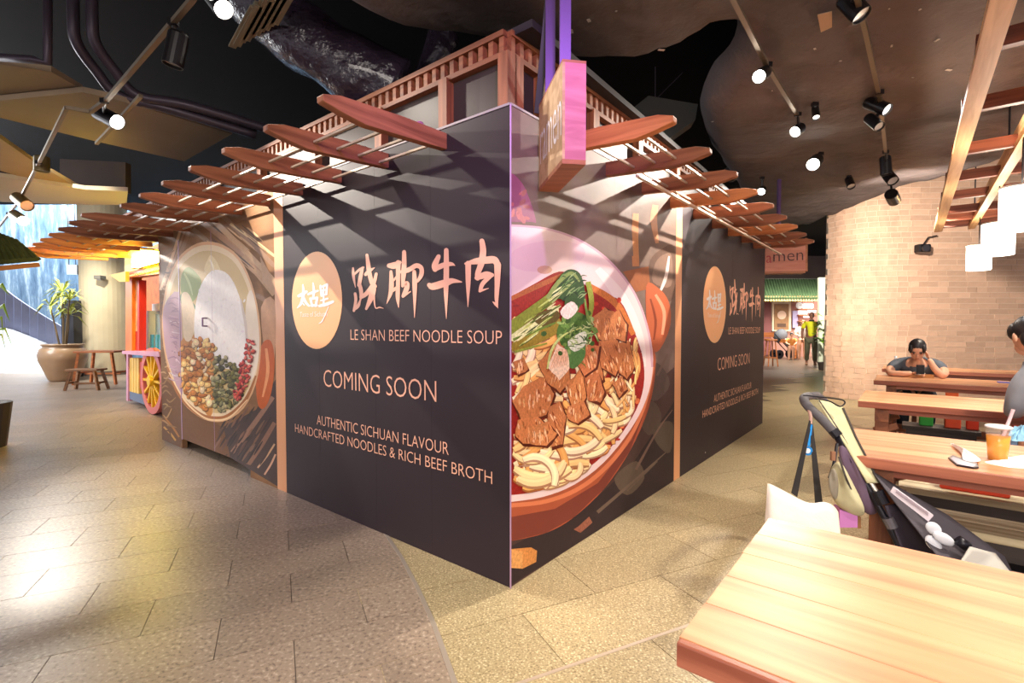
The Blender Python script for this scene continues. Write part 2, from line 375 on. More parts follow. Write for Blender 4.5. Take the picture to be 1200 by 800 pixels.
for k in range(len(edge)-1):
    a_, b_, c_, d_ = edge[max(k-1, 0)], edge[k], edge[k+1], edge[min(k+2, len(edge)-1)]
    for t in (0, .25, .5, .75): _e2.append(tuple(.5*((2*b_[i])+(-a_[i]+c_[i])*t+(2*a_[i]-5*b_[i]+4*c_[i]-d_[i])*t*t+(-a_[i]+3*b_[i]-3*c_[i]+d_[i])*t**3) for i in (0, 1)))
edge = _e2 + [edge[-1]]
def edge_y(x):
    """is (x,y) under the fabric: returns the y limit left of x=1.5, else x limit"""
    return None
poly = [Vector((p[0], p[1])) for p in edge] + [Vector((12, 14)), Vector((12, -3)), Vector((-3.2, -3))]
def inpoly(x, y):
    c = False; j = len(poly)-1
    for i in range(len(poly)):
        a, b = poly[i], poly[j]
        if (a.y > y) != (b.y > y) and x < (b.x-a.x)*(y-a.y)/(b.y-a.y)+a.x: c = not c
        j = i
    return c
def edist(x, y):
    p = Vector((x, y)); best = 9
    for a, b in zip(poly[:len(edge)-1], poly[1:len(edge)]):
        d = b-a; t = max(0, min(1, (p-a).dot(d)/d.length_squared)); best = min(best, (a+d*t-p).length)
    return best
def fab_z(x, y):
    n = mnoise.noise(Vector((x*.55, y*.55, 1)))*.13 + mnoise.noise(Vector((x*1.6, y*1.6, 5)))*.045 + abs(mnoise.noise(Vector((x*1.1+y*.4, y*2.4-x, 9))))*-.06
    z = 3.35 + .22*max(0, min(1, (y-4)/6)) + n
    z += 1.5*max(0, min(1, (x-6.1)/2.3))**1.1
    e = edist(x, y)
    if e < .25: z += .22*(1-e/.25)**2
    return z
mb = MB(); st = .10; grid = {}
def gv(i, j):
    if (i, j) not in grid:
        x = -3.2+i*st; y = -3+j*st; grid[(i, j)] = len(mb.v); mb.v.append((x, y, fab_z(x, y)))
    return grid[(i, j)]
for i in range(152):
    for j in range(170):
        if inpoly(-3.2+(i+.5)*st, -3+(j+.5)*st):
            mb.f.append((gv(i, j), gv(i+1, j), gv(i+1, j+1), gv(i, j+1))); mb.c.append((1, 1, 1))
from collections import Counter
_bc = Counter()
for q in mb.f:
    for i in range(4): _bc[tuple(sorted((q[i], q[(i+1) % 4])))] += 1
_bv = set(i for e_, n_ in _bc.items() if n_ == 1 for i in e_)
for i in _bv:                               # pull the ragged border onto the smooth hem line
    x, y, z = mb.v[i]; p_ = Vector((x, y)); best = None
    for a_, b_ in zip(poly[:len(edge)-1], poly[1:len(edge)]):
        d_ = b_-a_; t_ = max(0, min(1, (p_-a_).dot(d_)/d_.length_squared)); q_ = a_+d_*t_
        if best is None or (q_-p_).length < (best-p_).length: best = q_
    if (best-p_).length < .16: mb.v[i] = (best.x, best.y, fab_z(best.x, best.y))
fab = mb.build('ceiling_fabric', FAB, smooth=True); so = fab.modifiers.new('thick', 'SOLIDIFY'); so.thickness = .03; so.offset = 1
fab.parent = ceil; fab['label'] = 'sagging sheets of wrinkled black fabric'
# loose edges of the fabric: torn patches and pale flecks of glue
FL = mat('pale_fleck', lin(190, 180, 172), .8)
mbf = MB()
for q in [(722, 9), (775, 55), (742, 72), (963, 23), (1042, 14), (1078, 18), (905, 98), (955, 47), (1112, 75), (1098, 48), (835, 145), (1070, 80), (985, 64), (690, 18), (1045, 50), (670, 30)]:
    p = G(*q, 3.35); z = fab_z(p.x, p.y)-.012; w = random.uniform(.008, .02)
    mbf.box((p.x, p.y, z), (w*random.uniform(1, 2.6), w, .004), random.uniform(0, 3))
o = mbf.build('glue_flecks', FL); o.parent = ceil; tag(o, 'pale flecks of torn lining on the black fabric', kind='stuff')
# torn flap on the fabric
o = MB().prism([G(958, 18, 3.30), G(975, 14, 3.30), G(975, 32, 3.30), G(962, 38, 3.30)], (0, 0, .006)).build('torn_flap', mat('flap', lin(180, 150, 120), .7)); o.parent = ceil

# beige ceiling rafts on the left, with metal edge trim
RAFT = mat('beige_raft', lin(158, 138, 112), .75, noise=(1.5, .10))
def raft(name, pxs, z, th, label, m=RAFT):
    pts = [G(x, y, z) for x, y in pxs]; o = MB().prism(pts, (0, 0, th)).build(name, m); tag(o, label, 'ceiling panel', 'beige ceiling rafts'); return o
raft('ceiling_raft', [(-40, 64), (0, 75), (60, 84), (97, 106), (0, 117), (-40, 120)], 3.52, .05, 'small beige ceiling raft above the bent grey pipes at top left')
raft('ceiling_raft', [(-40, 116), (0, 118), (97, 108), (130, 115), (272, 157), (216, 189), (110, 165), (0, 138), (-40, 128)], 3.46, .05, 'large beige angular ceiling raft behind the lit track spotlight')
raft('ceiling_raft', [(-40, 150), (0, 162), (40, 190), (96, 222), (90, 226), (0, 200), (-40, 188)], 3.4, .05, 'narrow beige ceiling raft with timber edge at far left')
raft('ceiling_raft', [(-10, 206), (60, 216), (100, 222), (150, 224), (148, 240), (105, 240), (40, 238), (-10, 236)], 3.35, .06, 'pale low ceiling raft above the orange rafters', mat('pale_raft', lin(186, 176, 160), .7))
BRN = mat('brown_board', lin(66, 48, 36), .7, noise=(2, .2))
o = MB().prism([D(70, 186, 8.3), D(147, 190, 8.3), D(147, 225, 8.3), D(70, 222, 8.3)], (0, .12, 0)).build('bulkhead_panel', BRN); tag(o, 'dark brown bulkhead board behind the track lights', 'ceiling panel')
# ================================================================== HOARDING
hoard = thing('hoarding', LW(0, 0, 0), 'tall dark printed hoarding with noodle bowl pictures wrapping the corner kiosk', 'hoarding')
DARKP = mat('dark_vinyl', lin(50, 39, 43), .55, noise=(1.2, .05), spec=.25)
STRIPM = mat('peach_vinyl', lin(226, 160, 112), .45)
EDGE = mat('pale_edge_trim', lin(176, 140, 170), .4)
def wbox(mb, side, s0, s1, z0, z1, o0, o1):
    F = LW if side == 'L' else RW
    p = [F(s0, o0, z0), F(s1, o0, z0), F(s1, o1, z0), F(s0, o1, z0)]
    return mb.prism(p, (0, 0, z1-z0))
lseams = [0.0, .599, 1.138, 1.829, 2.352]
for a, b in zip(lseams[:-1], lseams[1:]):
    wbox(MB(), 'L', a+.0006, b-.0006, 0, HH, -.05, 0).build('panel', DARKP, hoard)
wbox(MB(), 'L', 2.352, 2.504, 0, HH, -.05, .0012).build('peach_strip', STRIPM, hoard, label='narrow peach vertical strip')
PICL = mat('picture_ground_left', lin(140, 104, 74), .6, noise=(3, .25, 6, (1, 1, 3)), spec=.1)
wbox(MB(), 'L', 2.504, 3.012, 0, HH, -.05, 0).build('panel', PICL, hoard)
wbox(MB(), 'L', 3.012, 4.712, 2.30, HH, -.05, 0).build('panel', PICL, hoard)
wbox(MB(), 'L', 4.712, 5.364, 0, HH, -.05, 0).build('panel', PICL, hoard)
door1 = wbox(MB(), 'L', 3.015, 3.800, .105, 2.298, -.045, 0).build('door_leaf', PICL, hoard)
door2 = wbox(MB(), 'L', 3.806, 4.690, .105, 2.298, -.045, 0).build('door_leaf', PICL, hoard)
wbox(MB(), 'L', 3.800, 3.806, .105, 2.298, -.01, .002).build('meeting_strip', EDGE, hoard)
wbox(MB(), 'L', 4.692, 4.712, .10, 2.30, -.05, .004).build('door_post', EDGE, hoard, label='pinkish metal door post')
wbox(MB(), 'L', 3.015, 4.69, 0, .1, -.3, -.25).build('under_door_shade', mat('void_black', lin(8, 7, 8), .9), hoard)  # black sheet standing in for the shade under the doors
h0 = MB(); F0 = [LW(3.93, .0, z) for z in (1.22, 1.34)]
h0.bar(LW(3.93, .045, 1.355), LW(3.93, .045, 1.445), .02, .012, up=(RD.x, RD.y, 0)); h0.bar(LW(3.93, .045, 1.36), LW(3.93, 0, 1.36), .014, .014); h0.bar(LW(3.93, .045, 1.44), LW(3.93, 0, 1.44), .014, .014)
h0.build('door_handle', mat('handle_metal', lin(120, 96, 120), .35, .7), door2, bevel=.002)
PICR = mat('picture_ground_right', lin(118, 98, 88), .55, spec=.12, noise=(4, .18, 6, (1, 1, 2.5)))
wbox(MB(), 'R', .0006, 1.14, 0, HH, -.05, 0).build('panel', PICR, hoard); wbox(MB(), 'R', 1.141, 2.278, 0, HH, -.05, 0).build('panel', PICR, hoard)
wbox(MB(), 'R', 2.278, 2.422, 0, HH, -.05, .0012).build('peach_strip', STRIPM, hoard, label='narrow peach vertical strip')
for a, b in zip([2.422, 3.22, 4.02, 4.82], [3.22, 4.02, 4.82, 5.615]):
    wbox(MB(), 'R', a+.0006, b-.0006, 0, HH, -.05, 0).build('panel', DARKP, hoard)
MB().bar(LW(0, .002, 0)+Vector((.004, -.004, 0)), LW(0, .002, HH)+Vector((.004, -.004, 0)), .008, .008, up=(1, 0, 0)).build('corner_trim', EDGE, hoard, label='thin pinkish corner trim')
wbox(MB(), 'R', 0, 5.615, HH, HH+.012, -.05, .004).build('top_trim', mat('top_trim', lin(150, 140, 140), .5), hoard); wbox(MB(), 'L', 0, 5.364, HH, HH+.012, -.05, .004).build('top_trim', MATS['top_trim'], hoard)
# end returns of the hoarding
MB().prism([RW(5.565, -.05, 0), RW(5.615, -.05, 0), RW(5.615, -1.2, 0), RW(5.565, -1.2, 0)], (0, 0, HH)).build('return_panel', DARKP, hoard)
MB().prism([LW(5.314, -.05, 0), LW(5.364, -.05, 0), LW(5.364, -.9, 0), LW(5.314, -.9, 0)], (0, 0, HH)).build('return_panel', DARKP, hoard)
# screw heads low on the right dark panels
for (x, y) in [(826.5, 530), (838, 395)]:
    s, z = W(x, y, 'R'); MB().lathe([(.008, 0), (.006, .003), (0, .004)], RW(s, .0, z), 10, Matrix((Vector((-RD.x, -RD.y, 0)), Vector((0, 0, 1)), Vector((-LD.x, -LD.y, 0)))).transposed()).build('screw_head', mat('screw', lin(200, 195, 190), .3, .8), hoard)

def smooth_closed(pts, n=5):
    out = []; m = len(pts)
    for i in range(m):
        p0, p1, p2, p3 = pts[i-1], pts[i], pts[(i+1) % m], pts[(i+2) % m]
        for k in range(n):
            t = k/n
            out.append(tuple(.5*((2*p1[a]) + (-p0[a]+p2[a])*t + (2*p0[a]-5*p1[a]+4*p2[a]-p3[a])*t*t + (-p0[a]+3*p1[a]-3*p2[a]+p3[a])*t**3) for a in (0, 1)))
    return out
def smooth_open(pts, n=6):
    out = []; m = len(pts)
    for i in range(m-1):
        p0, p1, p2, p3 = pts[max(i-1, 0)], pts[i], pts[i+1], pts[min(i+2, m-1)]
        for k in range(n):
            t = k/n
            out.append(tuple(.5*((2*p1[a]) + (-p0[a]+p2[a])*t + (2*p0[a]-5*p1[a]+4*p2[a]-p3[a])*t*t + (-p0[a]+3*p1[a]-3*p2[a]+p3[a])*t**3) for a in range(len(p1))))
    return out + [tuple(pts[-1])]
class Print:
    """flat printed artwork in wall coordinates"""
    def __init__(s, side, o): s.side = side; s.o = o; s.mb = MB(); s.F = LW if side == 'L' else RW
    def pw(s, x, y):
        a, z = W(x, y, s.side)
        if s.side == 'L' and 3.005 < a < 4.72: z = max(z, .107)          # nothing is printed on the gap under the doors
        return s.F(max(a, .002), s.o, min(z, HH-.002))
    def poly(s, pts, col, sm=0):
        if sm: pts = smooth_closed([q for p_ in pts for q in ([p_]*3 if p_[0] <= 598.2 and s.side == 'R' else [p_])], sm)
        s.mb.color(col); s.mb.add([s.pw(*p) for p in pts], [tuple(range(len(pts)))]); s.o += 4e-6; return s
    def stroke(s, pts, col, n=6):
        """pts: (x, y, width)"""
        q = smooth_open(pts, n) if len(pts) > 2 else pts; L = []; R = []
        for i, p in enumerate(q):
            a, b = q[max(i-1, 0)], q[min(i+1, len(q)-1)]; dx, dy = b[0]-a[0], b[1]-a[1]; ln = math.hypot(dx, dy) or 1; w = p[2]/2
            L.append((p[0]-dy/ln*w, p[1]+dx/ln*w)); R.append((p[0]+dy/ln*w, p[1]-dx/ln*w))
        s.mb.color(col); k = len(q); s.mb.add([s.pw(*p) for p in L]+[s.pw(*p) for p in R], [(i, i+1, k+i+1, k+i) for i in range(k-1)]); s.o += 2.5e-6; return s
    def disc(s, x, y, rx, ry, col, n=16, rot=0):
        pts = [(x+rx*math.cos(2*PI*k/n)*math.cos(rot)-ry*math.sin(2*PI*k/n)*math.sin(rot), y+rx*math.cos(2*PI*k/n)*math.sin(rot)+ry*math.sin(2*PI*k/n)*math.cos(rot)) for k in range(n)]
        return s.poly(pts, col)
    def build(s, name, m, label=None): return s.mb.build(name, m, hoard, label=label)
VP = vcol('print_ink', .5, .0, 26, .08); VF = vcol('print_ink_fine', .5, .0, 70, .30); VS = vcol('print_smooth', .5, .0, 5, .05)
rr = random.Random(3)
def jit(c, a=.12): k = rr.uniform(1-a, 1+a); return tuple(max(0, x*k*rr.uniform(.95, 1.05)) for x in c)
# ---- right wall: bowl of beef noodle soup
p = Print('R', .0010)
p.poly([(598, 560), (640, 560), (790, 430), (790, 563), (597, 688)], lin(74, 54, 50))
p.poly([(598, 640), (680, 600), (740, 545), (790, 470), (790, 562), (700, 622), (597, 686)], lin(52, 40, 42))
for q in [[(745, 480), (765, 470), (775, 490), (760, 510)], [(750, 440), (770, 425), (785, 450), (765, 470)], [(765, 500), (788, 495), (785, 530), (770, 520)], [(720, 560), (745, 540), (755, 560), (735, 580)]]: p.poly(q, jit(lin(92, 76, 66)), 4)
for q in [[(745, 550, 3), (770, 505, 2), (788, 480, 1)], [(700, 600, 4), (735, 570, 3), (780, 530, 1)], [(735, 575, 2), (770, 540, 2)], [(770, 440, 3), (782, 415, 2)]]: p.stroke(q, jit(lin(110, 88, 76)))
# jar, spoon and chopsticks behind the bowl
p.poly([(758, 335), (762, 305), (775, 292), (790, 290), (790, 345), (778, 352)], lin(96, 72, 60), 4)
p.poly([(765, 330), (768, 308), (778, 298), (787, 300), (786, 335)], lin(124, 98, 84), 4); p.stroke([(784, 300, 2), (780, 325, 4), (772, 345, 2)], lin(214, 196, 190))
p.stroke([(745, 250, 7), (744, 280, 8), (745, 312, 8)], lin(196, 132, 84)); p.stroke([(768, 240, 7), (766, 258, 8), (770, 285, 4)], lin(190, 134, 96))
p.poly([(725, 240), (738, 222), (742, 300), (722, 298)], lin(122, 100, 92)); p.poly([(730, 318), (760, 312), (762, 338), (745, 342)], lin(150, 88, 52))
# plate rim at the upper corner
p.poly([(598, 203), (604, 206), (616, 222), (628, 258), (622, 260), (598, 260)], lin(148, 88, 112), 3)
for k in range(14): p.disc(600+rr.uniform(0, 18), 225+rr.uniform(0, 34), rr.uniform(1.2, 3.5), rr.uniform(2, 6), jit(lin(178, 104, 104), .3), 7, rr.uniform(0, 3))
p.build('printed_backdrop', VP, 'printed jar, spoon and dark cloth behind the bowl')
p = Print('R', .0015)
p.poly([(757, 335), (772, 338), (783, 352), (786, 372), (782, 392), (770, 412), (760, 400)], lin(178, 92, 58), 4)
p.stroke([(768, 345, 3), (778, 365, 4), (776, 392, 3)], lin(222, 150, 116)); p.stroke([(762, 350, 2), (768, 375, 3), (766, 398, 2)], lin(130, 58, 36))
p.poly([(597.5, 300), (720, 330), (762, 400), (768, 430), (760, 478), (738, 528), (708, 572), (672, 606), (640, 624), (597.5, 634)], lin(168, 84, 56), 4)
p.poly([(597.5, 606), (650, 596), (700, 566), (740, 515), (757, 478), (738, 528), (708, 572), (672, 606), (640, 624), (597.5, 634)], lin(122, 58, 46))
p.stroke([(598, 592, 5), (640, 587, 5), (680, 571, 5), (715, 542, 5), (742, 505, 4), (758, 465, 4), (765, 430, 3)], lin(214, 122, 82))
p.poly([(597.5, 263), (640, 267), (680, 281), (715, 306), (744, 344), (761, 390), (765, 430), (757, 468), (738, 504), (707, 542), (672, 568), (636, 582), (597.5, 588)], lin(232, 204, 202), 4)
p.stroke([(598, 264, 2.5), (640, 268, 2.5), (680, 282, 2.5), (715, 307, 2.5), (744, 345, 2.5), (760, 390, 2.5), (764, 430, 2.5)], lin(206, 164, 176))
p.stroke([(700, 315, 8), (728, 350, 14), (746, 395, 16), (752, 430, 10)], lin(240, 224, 218)); p.disc(640, 300, 46, 18, lin(226, 192, 196), 20, -.1); p.disc(638, 316, 9, 5, lin(206, 160, 140), 12)
p.build('printed_bowl', VS, 'printed terracotta bowl with pale inside')
p = Print('R', .0018)
soup = [(597.5, 348), (625, 333), (655, 318), (672, 326), (705, 345), (726, 352), (742, 385), (754, 425), (752, 462), (735, 498), (706, 534), (670, 560), (632, 575), (597.5, 580)]
p.poly(soup, lin(150, 36, 30), 4)
p.stroke([(598, 350, 5), (630, 335, 6), (660, 322, 5)], lin(170, 92, 50)); p.stroke([(690, 335, 7), (722, 356, 8), (742, 392, 6)], lin(196, 112, 52))
for k in range(120):
    x, y = rr.uniform(600, 752), rr.uniform(350, 570)
    if (x-598)/155 > math.sqrt(max(0, 1-((y-430)/148)**2)): continue
    p.disc(x, y, rr.uniform(1, 4), rr.uniform(1, 4), jit(rr.choice([lin(196, 60, 40), lin(120, 24, 28), lin(226, 120, 70), lin(168, 44, 40)]), .2), 7)
p.build('printed_soup', VF, 'printed red chilli soup')
def inside_soup(x, y): return 598 <= x and y > 350 and y < 575 and (x-598)/152 < math.sqrt(max(0, 1-((y-432)/146)**2))
p = Print('R', .0024); ncols = [lin(240, 196, 128), lin(248, 214, 158), lin(228, 164, 92), lin(250, 226, 184)]
def noodle(x, y, ang, ln, w, bend):
    pts = []; a = ang
    for k in range(6):
        pts.append((x, y, w*(.75 if k in (0, 5) else 1))); x += math.cos(a)*ln/5; y += math.sin(a)*ln/5; a += bend
    if all(inside_soup(q[0], q[1]) for q in pts):
        c = jit(rr.choice(ncols), .08); d = tuple(k*.45 for k in c[:1]) + tuple(k*.3 for k in c[1:])
        p.stroke([(a_, b_+w_*.22, w_*1.25) for a_, b_, w_ in pts], d, 3); p.stroke(pts, c, 3); p.stroke([(a_-.2, b_-w_*.2, w_*.35) for a_, b_, w_ in pts], tuple(min(1, k*1.15) for k in c), 3)
for k in range(420):
    reg = rr.random()
    if reg < .5: noodle(rr.uniform(600, 665), rr.uniform(505, 570), rr.uniform(-.6, 1.0), rr.uniform(28, 60), rr.uniform(5.5, 8.5), rr.uniform(-.5, .5))
    elif reg < .8: noodle(rr.uniform(655, 735), rr.uniform(445, 540), rr.uniform(-.6, 1.1), rr.uniform(18, 42), rr.uniform(4.5, 7), rr.uniform(-.5, .5))
    else: noodle(rr.uniform(599, 640), rr.uniform(405, 470), rr.uniform(-1.1, .2), rr.uniform(20, 45), rr.uniform(5.5, 8.5), rr.uniform(-.35, .35))
for k in range(60): noodle(rr.uniform(720, 748), rr.uniform(395, 460), rr.uniform(1.0, 1.9), rr.uniform(14, 34), rr.uniform(1.6, 3), rr.uniform(-.15, .15))
for (x, y, a, l, w, b) in [(602, 548, .5, 70, 9, -.25), (606, 560, .35, 66, 9, -.35), (625, 540, -.6, 70, 9, .55), (640, 548, -.9, 60, 9, .5), (612, 538, -.3, 62, 8, .5), (668, 480, .1, 44, 7, .2), (665, 498, -.2, 46, 7, .3), (690, 515, -.3, 40, 6, .35)]: noodle(x, y, a, l, w, b)
p.build('printed_noodles', VS, 'printed pale noodles')
p = Print('R', .0065)
beef = [[(600, 470), (612, 452), (640, 440), (648, 462), (640, 486), (610, 492)], [(606, 492), (630, 488), (642, 500), (638, 520), (612, 520), (602, 510)], [(630, 425), (650, 400), (664, 420), (666, 445), (655, 460), (640, 448)], [(642, 478), (655, 470), (662, 488), (658, 520), (646, 524), (640, 505)],
        [(672, 440), (690, 415), (702, 420), (706, 445), (690, 462), (675, 455)], [(660, 450), (680, 434), (686, 460), (682, 478), (668, 476)], [(686, 440), (700, 436), (708, 460), (702, 472), (688, 468)], [(694, 372), (708, 360), (722, 368), (726, 395), (710, 402), (698, 395)], [(700, 400), (722, 396), (728, 425), (720, 440), (704, 430)], [(672, 420), (682, 402), (702, 405), (698, 430), (684, 440)],
        [(722, 402), (736, 400), (742, 430), (734, 444), (724, 436)], [(716, 448), (728, 440), (734, 456), (724, 466)], [(712, 372), (724, 362), (734, 380), (732, 400), (720, 396)], [(600, 425), (612, 418), (618, 432), (606, 440)]]
def rough(q, a):
    out = []
    for i in range(len(q)):
        (x0, y0), (x1, y1) = q[i], q[(i+1) % len(q)]
        for t in (0, .33, .67): out.append((x0+(x1-x0)*t+rr.uniform(-a, a), y0+(y1-y0)*t+rr.uniform(-a, a)))
    return out
beef += [[(648, 402), (662, 398), (668, 412), (660, 424), (648, 420)], [(618, 500), (640, 494), (652, 508), (640, 522), (620, 520)], [(664, 476), (684, 470), (690, 486), (676, 496), (664, 490)]]
for q in beef:
    cx = sum(a for a, b in q)/len(q); cy = sum(b for a, b in q)/len(q)
    p.poly([(cx+(a-cx)*1.07+.8, cy+(b-cy)*1.07+1.5) for a, b in rough(q, .6)], lin(92, 38, 22)); c = jit(lin(196, 120, 72), .14); p.poly(rough(q, 1.0), c)
    ang = rr.uniform(1.0, 2.1); ux, uy = math.cos(ang), math.sin(ang)
    inq = lambda x, y: sum(1 for i in range(len(q)) if ((q[i][1] > y) != (q[i-1][1] > y)) and x < (q[i-1][0]-q[i][0])*(y-q[i][1])/(q[i-1][1]-q[i][1]+1e-9)+q[i][0]) % 2 == 1
    for k in range(46):
        a, b = rr.choice(q); t = rr.uniform(0, .95); x0, y0 = cx+(a-cx)*t+rr.uniform(-3, 3), cy+(b-cy)*t+rr.uniform(-3, 3); ln = rr.uniform(4, 11)
        if not (inq(x0, y0) and inq(x0+ux*ln, y0+uy*ln)): continue
        p.stroke([(x0, y0, .5), (x0+ux*ln*.5+rr.uniform(-.6, .6), y0+uy*ln*.5, rr.uniform(.8, 2.4)), (x0+ux*ln, y0+uy*ln, .4)], jit(lin(*rr.choice([(140, 70, 36), (228, 166, 112), (166, 92, 50), (240, 190, 146), (206, 132, 80)])), .1), 3)
p.poly(rough([(640, 430), (652, 402), (664, 412), (666, 432), (655, 446)], 1), lin(240, 208, 176)); 
for k in range(9): p.stroke([(644+k*2.3, 432-k*.5, .6), (648+k*1.9, 420, 1.2), (652+k*1.3, 409, .5)], lin(222, 160, 116), 3)
p.build('printed_beef', VF, 'printed chunks of braised beef')
p = Print('R', .0078)
p.poly([(598, 375), (630, 352), (648, 340), (652, 350), (630, 368), (598, 392)], lin(122, 132, 44), 4); p.poly([(598, 392), (632, 368), (650, 358), (652, 372), (628, 388), (600, 400)], lin(206, 206, 150), 4)
p.poly([(600, 400), (630, 385), (652, 372), (656, 386), (634, 400), (602, 412)], lin(140, 118, 40), 4); p.poly([(622, 372), (645, 362), (655, 370), (640, 384)], lin(88, 72, 28), 4)
p.poly([(640, 350), (650, 330), (664, 316), (678, 320), (684, 340), (682, 356), (668, 356), (655, 350)], lin(44, 76, 36), 4)
p.stroke([(640, 350, 5), (652, 332, 5), (668, 320, 4), (678, 330, 2)], lin(128, 146, 80)); p.stroke([(645, 354, 4), (658, 340, 5), (672, 330, 3)], lin(150, 164, 104)); p.stroke([(658, 352, 2), (670, 342, 2), (680, 350, 1)], lin(30, 52, 28))
p.stroke([(600, 398, 3), (625, 388, 3), (650, 378, 2)], lin(96, 122, 44)); p.stroke([(602, 412, 3), (640, 402, 2)], lin(140, 150, 60))
p.stroke([(688, 330, 6), (692, 355, 6), (688, 380, 4)], lin(140, 150, 56)); p.poly([(655, 378), (672, 365), (690, 375), (688, 398), (668, 404), (652, 395)], lin(74, 108, 44), 4)
p.poly([(662, 402), (682, 396), (684, 418), (670, 432), (662, 420)], lin(86, 130, 66), 4)
for k in range(60):
    x, y = rr.gauss(672, 13), rr.gauss(388, 13); p.disc(x, y, rr.uniform(2, 5), rr.uniform(1.5, 3.5), jit(lin(*rr.choice([(66, 104, 40), (104, 140, 62), (142, 168, 96), (52, 84, 36)])), .15), 7, rr.uniform(0, 3))
p.poly([(655, 365), (668, 353), (676, 362), (664, 374)], lin(226, 206, 196), 3); p.poly([(664, 400), (684, 388), (686, 402), (672, 412)], lin(222, 226, 200), 3)
p.stroke([(640, 432, 2), (646, 408, 3), (660, 392, 2), (680, 384, 1)], lin(196, 206, 122)); p.stroke([(684, 350, 2), (688, 372, 3), (700, 400, 2)], lin(112, 140, 66))
for k in range(46):
    t = rr.uniform(0, 1); x0 = 600+t*46; y0 = 404-t*48+rr.uniform(-14, 12); ln = rr.uniform(8, 20)
    p.stroke([(x0, y0, .6), (x0+ln*.5, y0-ln*.36, rr.uniform(1, 2.4)), (x0+ln, y0-ln*.72, .5)], jit(lin(*rr.choice([(176, 186, 104), (92, 104, 36), (214, 212, 160), (130, 142, 56), (70, 84, 30)])), .1), 3)
for k in range(26):
    a = rr.uniform(-.9, .9); x0, y0 = 652+rr.uniform(0, 26), 350-rr.uniform(0, 24)
    p.stroke([(x0, y0, .5), (x0+4, y0-5*math.cos(a), rr.uniform(1, 2)), (x0+9, y0-7*math.cos(a)+3*a, .5)], jit(lin(*rr.choice([(62, 98, 48), (34, 58, 30), (104, 138, 80), (140, 160, 110)])), .1), 3)
for k in range(40):
    x0, y0 = rr.gauss(676, 12), rr.gauss(392, 12); a = rr.uniform(0, 6.28)
    p.stroke([(x0, y0, .5), (x0+5*math.cos(a), y0+5*math.sin(a), 1.4), (x0+10*math.cos(a+.3), y0+10*math.sin(a+.3), .4)], jit(lin(*rr.choice([(150, 176, 96), (60, 92, 40), (186, 204, 140), (96, 130, 60)])), .1), 3)
p.build('printed_greens', VF, 'printed bok choy and coriander')
p = Print('R', .0022)
p.poly([(598, 643), (622, 641), (629, 645), (628, 658), (612, 666), (598, 665)], lin(206, 136, 74)); p.poly([(598, 643), (612, 646), (612, 666), (598, 665)], lin(220, 156, 92))
p.build('printed_wood_block', VF, 'printed little wooden block'); p = Print('R', .0022); p.poly([(672, 620), (678, 616), (690, 605), (694, 612), (680, 624)], lin(150, 92, 72)); p.build('printed_spice', VF)
# ---- left wall: basket of ingredients
p = Print('L', .0010)
p.poly([(186, 274), (215, 262), (212, 300), (190, 335)], lin(128, 96, 66)); p.poly([(190, 440), (230, 480), (260, 500), (326, 470), (326, 570), (292.5, 554), (290.8, 545), (270, 538), (250, 530), (230, 524), (214, 519), (211, 524), (190, 517)], lin(116, 78, 50))
p.poly([(262, 500), (300, 480), (326, 440), (326, 570), (270, 542)], lin(74, 58, 54))
for (x0, y0, x1, y1, w, c) in [(212, 268, 188, 340, 3, (206, 168, 124)), (218, 266, 192, 335, 2, (170, 130, 96)), (224, 264, 198, 330, 4, (150, 112, 82)), (226, 268, 250, 290, 5, (150, 120, 96)), (234, 258, 300, 310, 6, (176, 140, 106)), (246, 254, 322, 330, 6, (196, 160, 122)), (258, 250, 322, 312, 5, (150, 116, 90)), (270, 262, 322, 300, 3, (214, 178, 138)), (285, 300, 322, 345, 7, (182, 142, 104)), (300, 345, 322, 360, 5, (142, 106, 80)),
                             (272, 530, 320, 465, 5, (150, 112, 92)), (290, 546, 322, 495, 5, (142, 104, 86)), (302, 548, 322, 520, 2, (206, 160, 128)), (310, 556, 323, 532, 2, (216, 170, 138)), (192, 500, 206, 516, 2, (214, 160, 90)), (194, 490, 210, 512, 2, (190, 132, 70))]:
    p.stroke([(x0, y0, w), ((x0+x1)/2+1, (y0+y1)/2, w*1.15), (x1, y1, w)], jit(lin(*c), .06))
for k in range(34):
    x0 = 188+rr.uniform(0, 8); y0 = 300+k*6.2; p.stroke([(x0, y0, 1.2), (x0+4, y0+rr.uniform(-4, 4), 2), (x0+rr.uniform(6, 12), y0+rr.uniform(-8, 8), .8)], jit(lin(*rr.choice([(160, 120, 80), (112, 78, 52), (190, 150, 104)])), .1), 3)
for k in range(44):
    x0 = 250+rr.uniform(0, 58); y0 = 506+rr.uniform(-20, 34)+(x0-250)*.12; ln = rr.uniform(8, 22); p.stroke([(x0, y0, 1), (x0+ln*.3, y0-ln*.5, 2.6), (x0+ln*.62, y0-ln, .8)], jit(lin(*rr.choice([(96, 70, 60), (66, 50, 46), (130, 96, 78), (52, 40, 40)])), .1), 3)
for k in range(40):
    x0 = 240+rr.uniform(0, 54); y0 = 262+rr.uniform(0, 50); ln = rr.uniform(10, 26); p.stroke([(x0, y0, .8), (x0+ln*.5, y0+ln*.42, 1.8), (x0+ln, y0+ln*.85, .6)], jit(lin(*rr.choice([(206, 166, 122), (112, 82, 62), (176, 136, 100), (90, 66, 52)])), .1), 3)
p.poly([(305, 300), (322, 330), (322, 345), (308, 330)], lin(188, 150, 116)); p.poly([(306, 360), (322, 352), (322, 420), (312, 420)], lin(196, 148, 112), 3)
p.poly([(302, 472), (300, 430), (308, 402), (318, 400), (322, 425), (318, 460), (310, 478)], lin(198, 98, 48), 4); p.stroke([(312, 408, 3), (314, 435, 4), (308, 465, 2)], lin(236, 158, 104))
